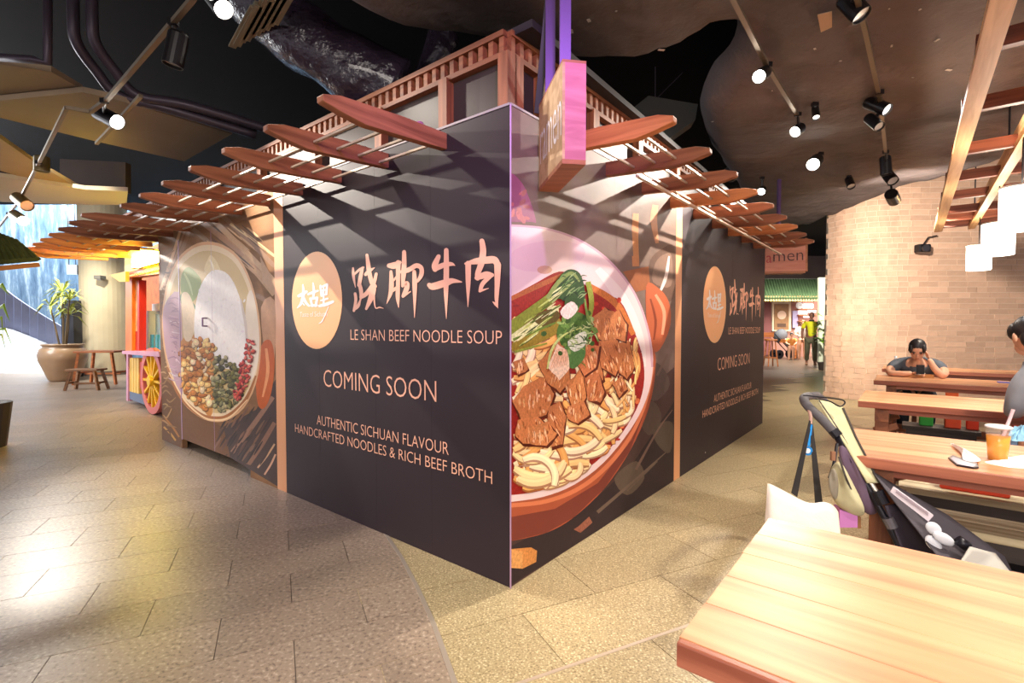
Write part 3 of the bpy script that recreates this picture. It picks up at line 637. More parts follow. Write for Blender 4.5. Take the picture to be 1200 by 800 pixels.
p.build('printed_backdrop', VP, 'printed chopsticks and leaves around the basket')
oval = [(243, 283), (262, 287), (280, 301), (295, 331), (304, 370), (306, 410), (300, 450), (286, 478), (267, 492), (250, 494), (233, 488), (214, 471), (200, 442), (192, 408), (190, 370), (195, 335), (207, 305), (225, 288)]
sc = lambda k, cx=248, cy=389: [(cx+(a-cx)*k, cy+(b-cy)*k) for a, b in oval]
p = Print('L', .0014)
p.poly(sc(1.0), lin(226, 176, 130), 3); p.poly(sc(.965), lin(240, 214, 176), 3); p.poly(sc(.90), lin(216, 186, 128), 3)
p.poly([(192, 360), (210, 342), (214, 400), (214, 462), (200, 432), (193, 400)], lin(196, 158, 168), 3)
p.poly([(228, 470), (214, 440), (212, 400), (230, 392), (248, 400), (249, 484), (238, 480)], lin(206, 140, 74), 3)
p.poly([(295, 340), (302, 372), (304, 410), (298, 440), (288, 440), (288, 360)], lin(246, 228, 206), 3)
p.stroke([(196, 430, 2), (210, 462, 4), (232, 484, 5), (250, 490, 5), (268, 487, 5), (288, 468, 4), (300, 440, 2)], lin(176, 112, 66)); p.stroke([(198, 436, 1), (216, 468, 2), (236, 487, 2), (252, 492, 2), (270, 488, 2), (290, 468, 1)], lin(250, 214, 166)); p.build('printed_basket', VS, 'printed round basket seen from above')
p = Print('L', .0017)
p.poly([(213, 322), (222, 313), (236, 328), (232, 345), (224, 354), (213, 344)], lin(150, 166, 84), 4); p.poly([(212, 344), (224, 352), (230, 362), (214, 358)], lin(90, 128, 92), 4)
p.poly([(240, 318), (244, 303), (248, 299), (255, 308), (258, 320)], lin(238, 214, 160), 4); p.poly([(214, 370), (213, 345), (222, 345), (230, 372), (224, 398), (216, 396)], lin(236, 210, 176), 4)
p.poly([(228, 372), (232, 345), (240, 326), (252, 316), (268, 322), (280, 345), (288, 380), (290, 405), (288, 425), (275, 432), (255, 430), (238, 424), (229, 400)], lin(252, 244, 240), 4)
def in_oval(x, y, k=.88):
    q = sc(k); return sum(1 for i in range(len(q)) if ((q[i][1] > y) != (q[i-1][1] > y)) and x < (q[i-1][0]-q[i][0])*(y-q[i][1])/(q[i-1][1]-q[i][1]+1e-9)+q[i][0]) % 2 == 1
for k in range(60): 
    x, y = rr.uniform(231, 288), rr.uniform(330, 425)
    p.disc(x, y, rr.uniform(1, 3), rr.uniform(.6, 1.6), jit(lin(246, 238, 234), .03), 7, rr.uniform(0, 3))
p.stroke([(216, 320, 2), (222, 332, 3), (226, 346, 1)], lin(196, 206, 140)); p.stroke([(246, 304, 1), (249, 310, 2), (251, 318, 1)], lin(250, 236, 206)); p.stroke([(282, 350, 2), (288, 380, 3), (290, 410, 2)], lin(222, 206, 196))
for k in range(30): p.stroke([(196+rr.uniform(0, 12), 350+k*3.2, .8), (203+rr.uniform(-2, 4), 350+k*3.2+rr.uniform(-4, 4), 1.6), (209+rr.uniform(-2, 3), 352+k*3.2, .6)], jit(lin(*rr.choice([(222, 196, 200), (172, 134, 150), (206, 170, 180)])), .06), 3)
def scatter(n, x0, x1, y0, y1, r0, r1, cols, test):
    for k in range(n):
        x, y = rr.uniform(x0, x1), rr.uniform(y0, y1)
        if in_oval(x, y) and test(x, y):
            a, b, t = rr.uniform(r0, r1), rr.uniform(r0, r1)*1.5, rr.uniform(0, 3); c = jit(lin(*rr.choice(cols)), .12)
            p.disc(x+.5, y+.9, a*1.1, b*1.1, tuple(q*.35 for q in c), 8, t); p.disc(x, y, a, b, c, 8, t); p.disc(x-.5, y-.7, a*.45, b*.45, tuple(min(1, q*1.35) for q in c), 6, t)
scatter(240, 212, 250, 396, 486, 1.6, 3.6, [(222, 160, 84), (236, 192, 120), (176, 106, 48), (240, 206, 160), (196, 124, 60)], lambda x, y: y > 396+abs(x-232)*.3)
scatter(260, 250, 290, 418, 490, 1.3, 2.5, [(104, 98, 62), (140, 134, 92), (74, 70, 46), (176, 164, 120), (120, 112, 60)], lambda x, y: (x-250)*.9 < (y-404))
scatter(260, 270, 302, 396, 468, .9, 1.9, [(196, 60, 56), (226, 104, 90), (150, 36, 40), (210, 80, 60)], lambda x, y: abs(x-(299-(y-398)*.26)) < 9)
p.build('printed_ingredients', VP, 'printed flour mound, peppers and spices')

# ---- lettering, the same layout on both dark panels
INK = mat('peach_ink', lin(242, 180, 148), .45); WHITE = mat('white_ink', lin(248, 242, 238), .45); DISC = mat('peach_disc', lin(246, 182, 124), .45)
def to_left(x, y): return W(x, y, 'L')
_cl = to_left(370, 352); _rc = W(838, 357, 'R')
def place_left(s, z, o): return LW(s, o, z)
def place_right(s, z, o): return RW(_rc[0]+(_cl[0]-s)*1.10, o, _rc[1]+(z-_cl[1])*1.10)
TXT = {}
def text_geo(body):
    if body in TXT: return TXT[body]
    cu = bpy.data.curves.new('lettering', 'FONT'); cu.body = body; cu.resolution_u = 3; cu.offset = -.010; o = bpy.data.objects.new('lettering', cu); COL.objects.link(o)
    bpy.context.view_layer.update(); me = bpy.data.meshes.new_from_object(o.evaluated_get(bpy.context.evaluated_depsgraph_get()))
    vs = [tuple(v.co) for v in me.vertices]; fs = [tuple(p.vertices) for p in me.polygons]
    bpy.data.objects.remove(o); bpy.data.curves.remove(cu); bpy.data.meshes.remove(me)
    xs = [v[0] for v in vs]; ys = [v[1] for v in vs]; TXT[body] = (vs, fs, min(xs), max(xs), min(ys), max(ys)); return TXT[body]
def letters(vs, fs, f, m, parent):
    """one part for each letter"""
    up = list(range(len(vs)))
    def find(i):
        while up[i] != i: up[i] = up[up[i]]; i = up[i]
        return i
    for q in fs:
        for i in q[1:]: up[find(i)] = find(q[0])
    grp = {}
    for q in fs: grp.setdefault(find(q[0]), []).append(q)
    for q in grp.values():
        ids = sorted(set(i for t_ in q for i in t_)); mp_ = {i: k for k, i in enumerate(ids)}
        mb = MB(); mb.add([f(vs[i]) for i in ids], [tuple(mp_[i] for i in t_) for t_ in q]); mb.build('letter', m, parent)
def lettering(body, l_top, l_bot, r_top, r_bot, place, m=INK, name='lettering', o=.0016):
    vs, fs, x0, x1, y0, y1 = text_geo(body)
    a = [W(*q, 'L') for q in (l_top, l_bot, r_top, r_bot)]; s0 = (a[0][0]+a[1][0])/2; s1 = (a[2][0]+a[3][0])/2; zt = (a[0][1]+a[2][1])/2; zb = (a[1][1]+a[3][1])/2
    letters(vs, fs, lambda v: place(s0+(s1-s0)*(v[0]-x0)/(x1-x0), zb+(zt-zb)*(v[1]-y0)/(y1-y0), o), m, hoard)
CH = [((405, 290), 10., [[(90, 240, 22), (95, 340, 34), (118, 465, 8)], [(105, 315, 22), (160, 262, 30), (212, 232, 24)], [(200, 240, 34), (180, 330, 46), (160, 440, 46)], [(165, 430, 42), (185, 520, 46), (175, 625, 16)], [(115, 540, 34), (122, 620, 36), (100, 740, 30)], [(100, 730, 28), (150, 680, 40), (178, 600, 12)], [(185, 580, 46), (250, 535, 52), (330, 420, 46), (362, 308, 36)], [(253, 88, 34), (268, 200, 50), (280, 290, 52), (310, 410, 50), (350, 455, 44)], [(238, 315, 40), (280, 275, 42), (342, 236, 10)], [(330, 440, 62), (320, 510, 74), (300, 590, 66), (245, 718, 30)], [(335, 570, 24), (352, 702, 14), (400, 700, 16), (446, 712, 6)]]),
      ((450, 285), 8.88, [[(55, 232, 48), (110, 230, 70), (168, 198, 36)], [(150, 200, 52), (148, 400, 42), (145, 560, 42), (155, 668, 6)], [(75, 295, 32), (80, 420, 50), (70, 520, 42), (30, 628, 5)], [(75, 505, 30), (145, 455, 36)], [(90, 400, 22), (140, 340, 22)], [(212, 90, 42), (212, 220, 50), (205, 330, 52), (195, 445, 28)], [(168, 300, 30), (250, 280, 50), (300, 250, 42)], [(198, 440, 30), (240, 415, 46), (238, 470, 54), (202, 548, 36)], [(200, 552, 30), (278, 502, 12)], [(278, 268, 50), (340, 232, 50), (390, 258, 46), (390, 330, 46), (350, 398, 26)], [(318, 295, 38), (322, 420, 50), (322, 600, 30), (320, 772, 5)]]),
      ((495, 285), 8.42, [[(162, 130, 44), (125, 215, 60), (128, 258, 50)], [(125, 252, 52), (220, 212, 50), (290, 205, 36), (324, 220, 5)], [(238, 68, 46), (238, 300, 54), (235, 480, 44), (238, 745, 4)], [(70, 412, 46), (110, 425, 70), (230, 390, 70), (300, 370, 50), (390, 382, 10)]]),
      ((540, 275), 8.42, [[(210, 62, 50), (222, 160, 62), (205, 280, 62), (170, 380, 52), (168, 430, 46)], [(46, 285, 20), (150, 262, 60), (260, 250, 70), (335, 250, 70), (368, 305, 56)], [(75, 285, 58), (75, 480, 46), (72, 712, 5)], [(366, 295, 68), (362, 480, 52), (355, 640, 36), (368, 724, 5)], [(316, 660, 6), (340, 680, 24), (360, 705, 20)], [(160, 425, 46), (250, 395, 66), (312, 398, 40)], [(300, 402, 42), (220, 480, 44), (195, 545, 36)], [(190, 555, 28), (276, 528, 6)]])]
LOGO = ((340, 325), 13.33, [[(140, 290, 46), (205, 255, 50), (262, 222, 40)], [(206, 115, 24), (215, 260, 50), (180, 400, 44), (118, 475, 16)], [(220, 320, 40), (250, 390, 40), (304, 446, 30)], [(195, 395, 18), (228, 432, 20)],
        [(288, 262, 36), (370, 230, 40), (442, 208, 28)], [(365, 88, 22), (378, 230, 44), (358, 335, 26)], [(322, 330, 36), (352, 445, 38)], [(328, 335, 36), (430, 318, 40)], [(430, 318, 40), (408, 445, 38)], [(338, 440, 38), (422, 436, 38)],
        [(480, 130, 32), (498, 285, 38)], [(478, 155, 28), (585, 108, 38)], [(585, 112, 36), (570, 265, 34)], [(498, 205, 22), (580, 190, 22)], [(498, 285, 24), (580, 262, 26)], [(530, 135, 22), (530, 425, 34)], [(488, 362, 28), (592, 330, 30)], [(462, 446, 40), (570, 420, 52), (676, 378, 40)], [(606, 455, 10), (545, 600, 14), (500, 690, 18), (455, 718, 8)]])
def char_mesh(ch, place, o):
    (ox, oy), k, strokes = ch; mb = MB()
    for st in strokes:
        q = smooth_open(st, 6) if len(st) > 2 else st; n = len(q); L = []; R = []
        # rounded ends
        for i, pnt in enumerate(q):
            a, b = q[max(i-1, 0)], q[min(i+1, n-1)]; dx, dy = b[0]-a[0], b[1]-a[1]; ln = math.hypot(dx, dy) or 1; w = pnt[2]/2
            L.append((pnt[0]-dy/ln*w, pnt[1]+dx/ln*w)); R.append((pnt[0]+dy/ln*w, pnt[1]-dx/ln*w))
        pts = L+R; conv = [place(*W(ox+x/k, oy+y/k, 'L'), o) for x, y in pts]
        mb.add(conv, [(i, i+1, n+i+1, n+i) for i in range(n-1)])
        for e in (0, n-1):
            c = q[e]; r = c[2]/2*.98; mb.add([place(*W(ox+(c[0]+r*math.cos(2*PI*t/10))/k, oy+(c[1]+r*math.sin(2*PI*t/10))/k, 'L'), o+.0002) for t in range(10)], [tuple(range(10))])
        o += .00003
    return mb
for place in (place_left, place_right):
    mb = MB(); s0, z0 = _cl; n = 48
    mb.add([place(s0+.352*math.cos(2*PI*k/n), z0+.362*math.sin(2*PI*k/n), .0016) for k in range(n)], [tuple(range(n))]); mb.build('logo_disc', DISC, hoard, label='round peach logo disc with white brush lettering')
    char_mesh(LOGO, place, .0030).build('logo_lettering', WHITE, hoard, label='white brush characters on the peach disc')
    lettering('Taste of Sichuan', (352, 365.5), (352, 371), (384, 364.5), (384, 370.5), place, WHITE, 'logo_lettering', .0036)
    for ch in CH: char_mesh(ch, place, .0016).build('brush_character', INK, hoard)
    lettering('LE SHAN BEEF NOODLE SOUP', (411, 386), (411, 398), (588.5, 387), (588.5, 403.5), place)
    lettering('COMING SOON', (379.5, 432), (379.5, 452), (511.5, 447), (511.5, 471.5), place)
    lettering('AUTHENTIC SICHUAN FLAVOUR', (371.5, 485.5), (371.5, 497), (526, 519), (526, 533), place)
    lettering('HANDCRAFTED NOODLES & RICH BEEF BROTH', (346, 495), (346, 505), (577, 554), (577, 568.5), place)
# ================================================================== KIOSK CANOPY above the hoarding
RAFW = wood('red_rafter_wood', lin(166, 104, 72), lin(122, 70, 46), .6, .8, .16)
ORW = wood('orange_rafter_wood', lin(206, 132, 80), lin(168, 96, 54), .6, .8, .12)
TANW = wood('tan_frame_wood', lin(150, 90, 54), lin(108, 60, 34), .6, .8, .12)
ROD = mat('pale_batten', lin(196, 176, 156), .45, .2)
canopy = thing('kiosk_canopy', LW(0, -.3, HH), 'timber kiosk canopy with jutting red rafters, glass panes and metal battens above hoarding', 'canopy')
PROF = [(-.09, 2.362), (.40, 2.338), (.70, 2.326), (.86, 2.342), (.985, 2.361), (1.0, 2.366), (1.0, 2.393), (.88, 2.418), (.40, 2.440), (-.09, 2.447)]
def rafter(F, s, tip, m, th=.052, dz=0.):
    pts = []
    A = LD if F is LW else RD; N = RD if F is LW else LD
    x = Vector((-N.x, -N.y, 0)); y = Vector((A.x, A.y, 0)); org = F(s-th/2, 0, 0)
    mb = MB()
    k = tip
    prof = [(a if a < 0 else a*k, z+dz) for a, z in PROF]
    mb.prism([(a, 0, z-2.42) for a, z in prof], (0, th, 0))
    o = mb.build('rafter', m, None, bevel=.004)
    M = Matrix((x, y, Vector((0, 0, 1)))).transposed().to_4x4(); M.translation = org+Vector((0, 0, 2.42))
    o.location = M.translation; o.rotation_euler = M.to_euler(); 
    if M.determinant() < 0:
        o.rotation_euler = (0, 0, math.atan2(x.y, x.x)); o.location = F(s+th/2, 0, 0)+Vector((0, 0, 2.42))
    attach(o, canopy); return o
lr = [.485+.525*k for k in range(7)] + [4.36+.52*k for k in range(8)]
for k, s in enumerate(lr): rafter(LW, s, .755 if k < 7 else .88, RAFW if k < 10 else ORW)
for k in range(9): rafter(RW, .47+.563*k, .67, RAFW if k % 3 else ORW)
for o_ in (.07, .22, .36, .50):
    for a, b in zip(lr[:-1], lr[1:]):
        if a > 4.0 and o_ < .1: continue
        MB().bar(LW(a+.03, o_, 2.372), LW(b-.03, o_, 2.372), .016, .012).build('batten', ROD, canopy)
for a, b in zip(lr[7:-1], lr[8:]): MB().bar(LW(a+.03, .64, 2.385), LW(b-.03, .64, 2.385), .016, .012).build('batten', ROD, canopy)
for o_ in (.20, .34, .47):
    for k in range(8): MB().bar(RW(.47+.563*k+.028, o_, 2.372), RW(.47+.563*(k+1)-.028, o_, 2.372), .014, .012).build('batten', ROD, canopy)
board('long_batten', RW(1.03, .215, 2.322), RW(5.5, .215, 2.322), .026, .016, mat('pale_long_batten', lin(226, 204, 180), .5), canopy)
# clerestory: posts, sill, head beam with block frieze, panes
PANE = mat('dusty_glass', lin(60, 50, 46), .45, noise=(3, .25), spec=.3)
SETB = -.10
def cl(F, s0, s1, posts, m=TANW):
    board('sill_beam', F(s0, SETB, HH-.02), F(s1, SETB, HH-.02), .07, .06, m, canopy)
    board('head_beam', F(s0, SETB, 2.800), F(s1, SETB, 2.800), .05, .028, m, canopy)
    board('top_beam', F(s0, SETB, 2.905), F(s1, SETB, 2.905), .07, .03, m, canopy)
    board('frieze_board', F(s0, SETB-.03, 2.853), F(s1, SETB-.03, 2.853), .02, .08, RAFW, canopy)
    for p_ in posts: board('post', F(p_, SETB, HH), F(p_, SETB, 2.80), .075, .07, m, canopy, up=(LD.x, LD.y, 0))
    for a, b in zip(posts[:-1], posts[1:]):
        A = Vector((F(1, 0, 0)-F(0, 0, 0))).normalized(); x0 = F(a+.035, SETB-.02, HH); x1 = F(b-.035, SETB-.02, HH)
        MB().prism([x0, x1, F(b-.035, SETB-.026, HH), F(a+.035, SETB-.026, HH)], (0, 0, .32)).build('pane', PANE, canopy)
    s = s0+.02; me = None
    A = Vector(F(1, 0, 0)-F(0, 0, 0)); ang = math.atan2(A.y, A.x)
    while s < s1 and s < 6.0:
        if me is None: me = MB().box((0, 0, 0), (.032, .05, .078)).mesh('frieze_block', TANW)
        o = bpy.data.objects.new('frieze_block', me); COL.objects.link(o); o.location = F(s, SETB, 2.853); o.rotation_euler = (0, 0, ang); attach(o, canopy); s += .075
cl(LW, .10, 7.5, [.10, .56, 1.18, 2.0, 2.9, 3.9, 5.0, 6.2])
cl(RW, .10, 5.6, [.16, .40, 1.0, 1.7, 2.5, 3.4, 4.4, 5.5])
o = MB().prism([LW(-.05, -.12, 2.9), LW(7.5, -.12, 2.9), LW(7.5, -2.6, 3.25), RW(5.6, -2.6, 3.25), RW(5.6, -.12, 2.9)], (0, 0, .04)).build('canopy_roof', mat('canopy_roof', lin(40, 34, 36), .8), canopy)
# small pink clamp lamps between the panes
for (s, F) in [(.68, LW), (1.9, LW), (.62, RW)]:
    mb = MB().lathe([(.0, 0), (.02, .004), (.028, .04), (.018, .05), (0, .052)], F(s, .0, HH+.05), 12, Matrix.Rotation(PI/2, 3, 'X')); mb.tube([F(s, -.03, HH), F(s, 0, HH+.05)], .007, 6)
    mb.build('clamp_lamp', mat('pink_lamp', lin(186, 120, 160), .35, .2), canopy, smooth=True)

# ================================================================== PROJECTING SIGNS
SGW = wood('sign_side_wood', lin(206, 170, 124), lin(178, 138, 92), .5, .6, .02); PKW = wood('sign_pink_wood', lin(206, 128, 140), lin(184, 104, 118), .5, .7, .02); ORB = wood('sign_base_wood', lin(178, 112, 72), lin(150, 88, 54), .5, .7, .02)
PURP = mat('purple_steel', lin(98, 72, 120), .45, .3)
n2 = Vector((.17, -.985)).normalized(); t2 = Vector((-n2.y, n2.x)) if -n2.y > 0 else Vector((n2.y, -n2.x))
A0 = D(659, 138, 2.205); A0 = Vector((A0.x, A0.y))                # outer front edge, text side
zb, zt = 2.075, 2.515
sign = thing('projecting_sign', (A0.x, A0.y, zb), 'boxy wooden projecting sign with pink end hanging at the hoarding corner', 'sign')
def S(a, b, z): q = A0 - n2*a + t2*b; return Vector((q.x, q.y, z))   # a inwards, b sideways
MB().prism([S(0, .0, zb), S(0, .108, zb), S(.46, .108, zb), S(.46, .0, zb)], (0, 0, .02)).build('bottom_board', ORB, sign)
MB().prism([S(0, .012, zb+.02), S(0, .108, zb+.02), S(.0095, .108, zb+.02), S(.0095, .012, zb+.02)], (0, 0, zt-zb-.02)).build('end_board', PKW, sign, label='pink lit end board')
MB().prism([S(0, 0, zb+.02), S(0, .012, zb+.02), S(.46, .012, zb+.02), S(.46, 0, zb+.02)], (0, 0, zt-zb-.02)).build('text_board', SGW, sign, label='pale wooden board with white lettering')
MB().prism([S(.01, .096, zb+.02), S(.01, .108, zb+.02), S(.46, .108, zb+.02), S(.46, .096, zb+.02)], (0, 0, zt-zb-.02)).build('back_board', SGW, sign)
MB().prism([S(0, 0, zt), S(0, .108, zt), S(.46, .108, zt), S(.46, 0, zt)], (0, 0, .012)).build('top_board', ORB, sign)
def sign_text(body, f, name, parent, m):
    vs, fs, x0, x1, y0, y1 = text_geo(body)
    letters(vs, fs, lambda v: f((v[0]-x0)/(x1-x0), (v[1]-y0)/(y1-y0)), m, parent)
sign_text('ramen', lambda u, w: S(.42-.41*u, -.002, zb+.125+.16*w), 'lettering', sign, WHITE)
for (a, b) in [(.12, .045), (.40, .045)]:
    MB().bar(S(a, b, zt+.012), S(a, b, 4.6), .035, .05, up=(1, 0, 0)).build('hanging_post', PURP, sign, label='purple steel hanging post')
MB().bar(S(.58, .02, zt+.02), S(.30, .06, 3.45), .022, .04, up=(1, 0, 0)).build('brace', mat('black_steel', lin(34, 30, 32), .5, .4), sign)
# second sign at the far end
s2w = wood('sign_salmon', lin(204, 132, 108), lin(190, 116, 92), .5, .6, .02)
Y2 = 7.0
sa, sb_, sc_, sd = D(895.5, 285, Y2), D(944, 279.5, Y2-.05), D(944, 317, Y2-.05), D(895.5, 318, Y2)
sign2 = thing('projecting_sign', sa, 'flat salmon wooden sign with dark lettering at the far end of the hoarding', 'sign')
ex = Vector((.04, .18, 0))
MB().prism([sa, sb_, sc_, sd], ex).build('board', s2w, sign2)
MB().prism([sb_+Vector((.002, 0, .01)), D(946.5, 279, Y2-.05), D(946.5, 318, Y2-.05), sc_], ex).build('end_board', ORB, sign2)
MB().prism([sd+Vector((0, 0, -.03)), sc_+Vector((0, 0, -.03)), sc_, sd], ex).build('bottom_board', ORB, sign2)
DKI = mat('dark_letter', lin(66, 34, 36), .5); RDI = mat('red_letter', lin(176, 40, 56), .5)
def on2(u, w): 
    a = sd.lerp(sc_, u); b = sa.lerp(sb_, u); q = a.lerp(b, w); return q + Vector((0, -.004, 0))
sign_text('a', lambda u, w: on2(.05+.13*u, .30+.25*w), 'lettering', sign2, RDI); sign_text('men', lambda u, w: on2(.22+.72*u, .33+.25*w), 'lettering', sign2, DKI)
MB().bar(sa+Vector((.25, .1, 0)), sa+Vector((.25, .1, 2.2)), .04, .04, up=(1, 0, 0)).build('hanging_post', PURP, sign2)

# ================================================================== DUCTS, PIPES
WRAP = mat('black_plastic_wrap', lin(46, 36, 48), .22, noise=(4, .3), bump=(7, .9, .06), coat=.3)
def wrapped(name, pts, r, label, cat, m=WRAP, n=22, amp=.10):
    q = smooth_open([tuple(p) for p in pts], 10); mb = MB().tube([Vector(a) for a in q], r, n)
    vv = []
    for v in mb.v:
        V = Vector(v); vv.append(tuple(V + Vector((mnoise.noise(V*3.1), mnoise.noise(V*3.1+Vector((7, 0, 0))), mnoise.noise(V*4.1+Vector((0, 9, 0)))))*amp*r*2))
    mb.v = vv; o = mb.build(name, m, None, smooth=True); tag(o, label, cat); return o
wrapped('ventilation_duct', [D(255, -60, 3.7), D(330, 25, 3.75), D(420, 85, 3.8), D(468, 108, 3.85)], .235, 'fat duct wrapped in shiny black plastic above the left rafters', 'duct')
wrapped('ventilation_duct', [D(520, 40, 4.3), D(508, 80, 4.3), D(495, 130, 4.3)], .13, 'short wrapped duct dropping behind the canopy frieze', 'duct')
wrapped('ventilation_duct', [D(855, 205, 7.5), D(905, 160, 6.6), D(960, 100, 6.0)], .12, 'thin dark duct above the right rafters', 'duct', mat('dark_duct', lin(50, 46, 48), .5, .3), 16, .03)
PIPE = mat('dark_grey_pipe', lin(74, 64, 74), .4, .3)
for dx, lb in ((0, 'left one of two bent dark pipes under the ceiling'), (22, 'right one of two bent dark pipes under the ceiling')):
    q = [D(86+dx, -40, 4.4), D(86+dx, 20, 4.4), D(90+dx, 50, 4.45), D(112+dx, 82, 4.6), D(140+dx, 112, 4.75), D(200+dx, 128-dx*.2, 4.9), D(300+dx, 158-dx*.2, 5.3)]
    o = MB().tube([Vector(a) for a in smooth_open([tuple(p_) for p_ in q], 6)], .045, 12).build('ceiling_pipe', PIPE, smooth=True); tag(o, lb, 'pipe', 'bent ceiling pipes')
o = MB().tube([D(-20, 66, 4.0), D(40, 70, 4.0), D(56, 74, 4.0), D(56, 40, 4.0), D(56, -30, 4.0)], .03, 10).build('ceiling_pipe', PIPE, smooth=True); tag(o, 'thin dark conduit crossing the top left corner', 'pipe')
# corrugated deck piece by the duct
mb = MB()
for k in range(10):
    a = G(272+k*5.5, 55-k*3.2, 3.45); b = G(298+k*5.5, 8-k*3.2, 3.45); mb.bar(a, b, .05, .03 if k % 2 else .012)
tag(mb.build('corrugated_panel', mat('corrugated', lin(128, 118, 96), .5, .2)), 'beige corrugated metal piece beside the wrapped duct', 'metal panel')
# suspended grey panel over the kiosk
o = MB().prism([D(690, 168, 6.0), D(760, 112, 6.0), D(818, 122, 6.0), D(815, 140, 6.0), D(770, 172, 6.0)], (.05, .3, .02)).build('suspended_panel', mat('grey_board', lin(82, 84, 80), .6)); tag(o, 'grey board hung on wires above the right rafters', 'ceiling panel')
mb = MB(); mb.tube([D(768, 78, 6.05), D(768, 130, 6.05)], .006, 6); mb.tube([D(745, 140, 6.05), D(800, 85, 6.05)], .006, 6); mb.build('hanger_wire', PIPE, o)

# ================================================================== TRACKS AND SPOTLIGHTS
TRK = mat('track_metal', lin(120, 106, 88), .4, .5); CAN = mat('black_can', lin(24, 21, 23), .35, .2); CANB = mat('bronze_can', lin(122, 106, 70), .35, .6)
LENS = mat('lit_lens', (1, .95, .88), .3, emit=((1, .93, .82), 18)); LENSM = mat('dim_lens', (1, .95, .88), .3, emit=((1, .95, .9), 1.2)); LENSD = mat('unlit_reflector', lin(206, 200, 198), .25, .4)
def track(pts, label, r=.028):
    mb = MB()
    for a, b in zip(pts[:-1], pts[1:]): mb.bar(a, b, r, r*.9)
    o = mb.build('lighting_track', TRK); tag(o, label, 'track'); 
    return o
def spot(pos, aim, label, length=.20, r=.052, lit=0, col=(1, .9, .78), angle=70, blend=.6, m=CAN, top=None, lamp_r=.045):
    pos, aim = Vector(pos), Vector(aim); d = (aim-pos).normalized(); t = thing('track_spotlight', pos, label, 'spotlight', 'track spotlights')
    M = d.to_track_quat('Z', 'Y').to_matrix(); c = pos - d*length/2
    MB().lathe([(.0, 0), (r*.9, 0), (r, .012), (r, length), (r*.93, length), (r*.9, length-.02), (.0, length-.022)], c, 20, M).build('can', m, t)
    MB().lathe([(0, 0), (r*.86, 0), (r*.86, .004), (0, .004)], c+d*(length-.02), 18, M).build('lens', (LENS if lit >= 50 else LENSM) if lit else LENSD, t)
    tp = Vector(top) if top is not None else pos+Vector((0, 0, .16))
    MB().tube([pos - d*length*.15, (pos-d*length*.15).lerp(tp, .5), tp], .012, 8).build('yoke', CAN, t)
    MB().box(tp, (.05, .03, .035)).build('adapter', CAN, t)
    if lit:
        L = spot_light('spot_lamp', c+d*(length+.012), aim, lit, col, angle, blend, lamp_r)
        attach(L, t)
    return t
zt1 = 3.1
t1 = [G(262, -60, zt1), G(225, 0, zt1), G(125, 117, zt1), G(106, 131, zt1)]; track(t1, 'tan lighting track running down from the top edge left of the duct')
t1b = [G(106, 131, zt1), G(78, 126, zt1)]; track(t1b, 'short black cross piece joining two tan tracks')
t1c = [G(78, 126, zt1), G(45, 192, zt1), G(22, 236, zt1), G(-20, 290, zt1)]; track(t1c, 'pale lighting track descending toward the left edge')
t1d = [G(165, 112, 3.2), G(140, 140, 3.2), G(113, 168, 3.2)]; track(t1d, 'short brown track under the large beige raft')
zt2 = 3.22
track([G(840, -40, zt2), G(860, 0, zt2), G(897, 73, zt2), G(935, 135, zt2)], 'lighting track running from the top edge to the brightest lamp')
track([G(1000, -20, zt2), G(1014, 35, zt2), G(1032, 120, zt2), G(1038, 180, zt2), G(1042, 215, zt2)], 'lighting track right of the brightest lamp above the brick wall')
track([D(954, 108, 4.3), D(955, 123, 4.3)], 'thin drop rod above the small blue tinted lamp', .02)
# left group
spot(D(255, 2, 3.2), D(300, 60, 3.0), 'lit spotlight cut by the top edge left of the duct', lit=60, angle=80, r=.06, top=G(228, -6, zt1))
spot(D(206, 58, 2.95), D(195, 110, 2.95), 'large unlit black spotlight hanging under the left track', .19, .055, top=G(203, 26, zt1))
spot(D(126, 137, 4.2), LW(1.9, .0, 2.1), 'lit black spotlight below the middle of the left track', .24, .062, lit=260, angle=62, blend=.9, lamp_r=.012, top=G(122, 118, zt1))
spot(D(49, 192, 5.5), D(49, 215, 5.5), 'bronze spotlight pointing straight down on the pale track', .16, .07, m=CANB, top=G(45, 190, zt1))
spot(D(26, 236, 6.6), D(38, 246, 6.5), 'bronze spotlight tilted right near the left edge', .30, .075, m=CANB, top=G(22, 228, zt1))
spot(D(22, 255, 6.9), LW(4.2, .0, 1.2), 'lit bronze spotlight lowest at the left edge', .30, .07, lit=460, angle=50, blend=.9, m=CANB, top=G(10, 250, zt1))
# right group
spot(D(893, 87, 3.55), D(838, 128, 2.9), 'lit black spotlight facing left on the right track', .17, .045, lit=50, angle=85, top=G(900, 76, zt2))
spot(D(935, 152, 4.5), RW(1.6, .0, 2.0), 'brightest spotlight at the end of the right track', .10, .05, lit=340, angle=70, blend=.9, lamp_r=.012, top=G(935, 134, zt2))
spot(D(893, 223, 6.6), RW(3.4, .0, 1.9), 'bright spotlight right above the rafter tips', .10, .05, lit=120, angle=80, lamp_r=.012)
spot(D(955, 190, 5.6), D(925, 225, 4.9), 'small lit spotlight below the brightest lamp', .20, .07, lit=60, top=D(962, 180, 5.65))
spot(D(1000, 8, 3.0), D(1032, 40, 2.9), 'large unlit black spotlight cut by the top edge', .17, .055, top=G(1006, -10, zt2))
spot(D(1028, 124, 4.2), D(1046, 131, 4.1), 'black spotlight tilted right, upper of a close pair', .20, .05, lit=40, col=(1, .92, .84), angle=100, top=G(1031, 108, zt2))
spot(D(1024, 143, 4.2), D(1036, 153, 4.1), 'black spotlight tilted right, lower of a close pair', .17, .042, top=G(1033, 130, zt2))
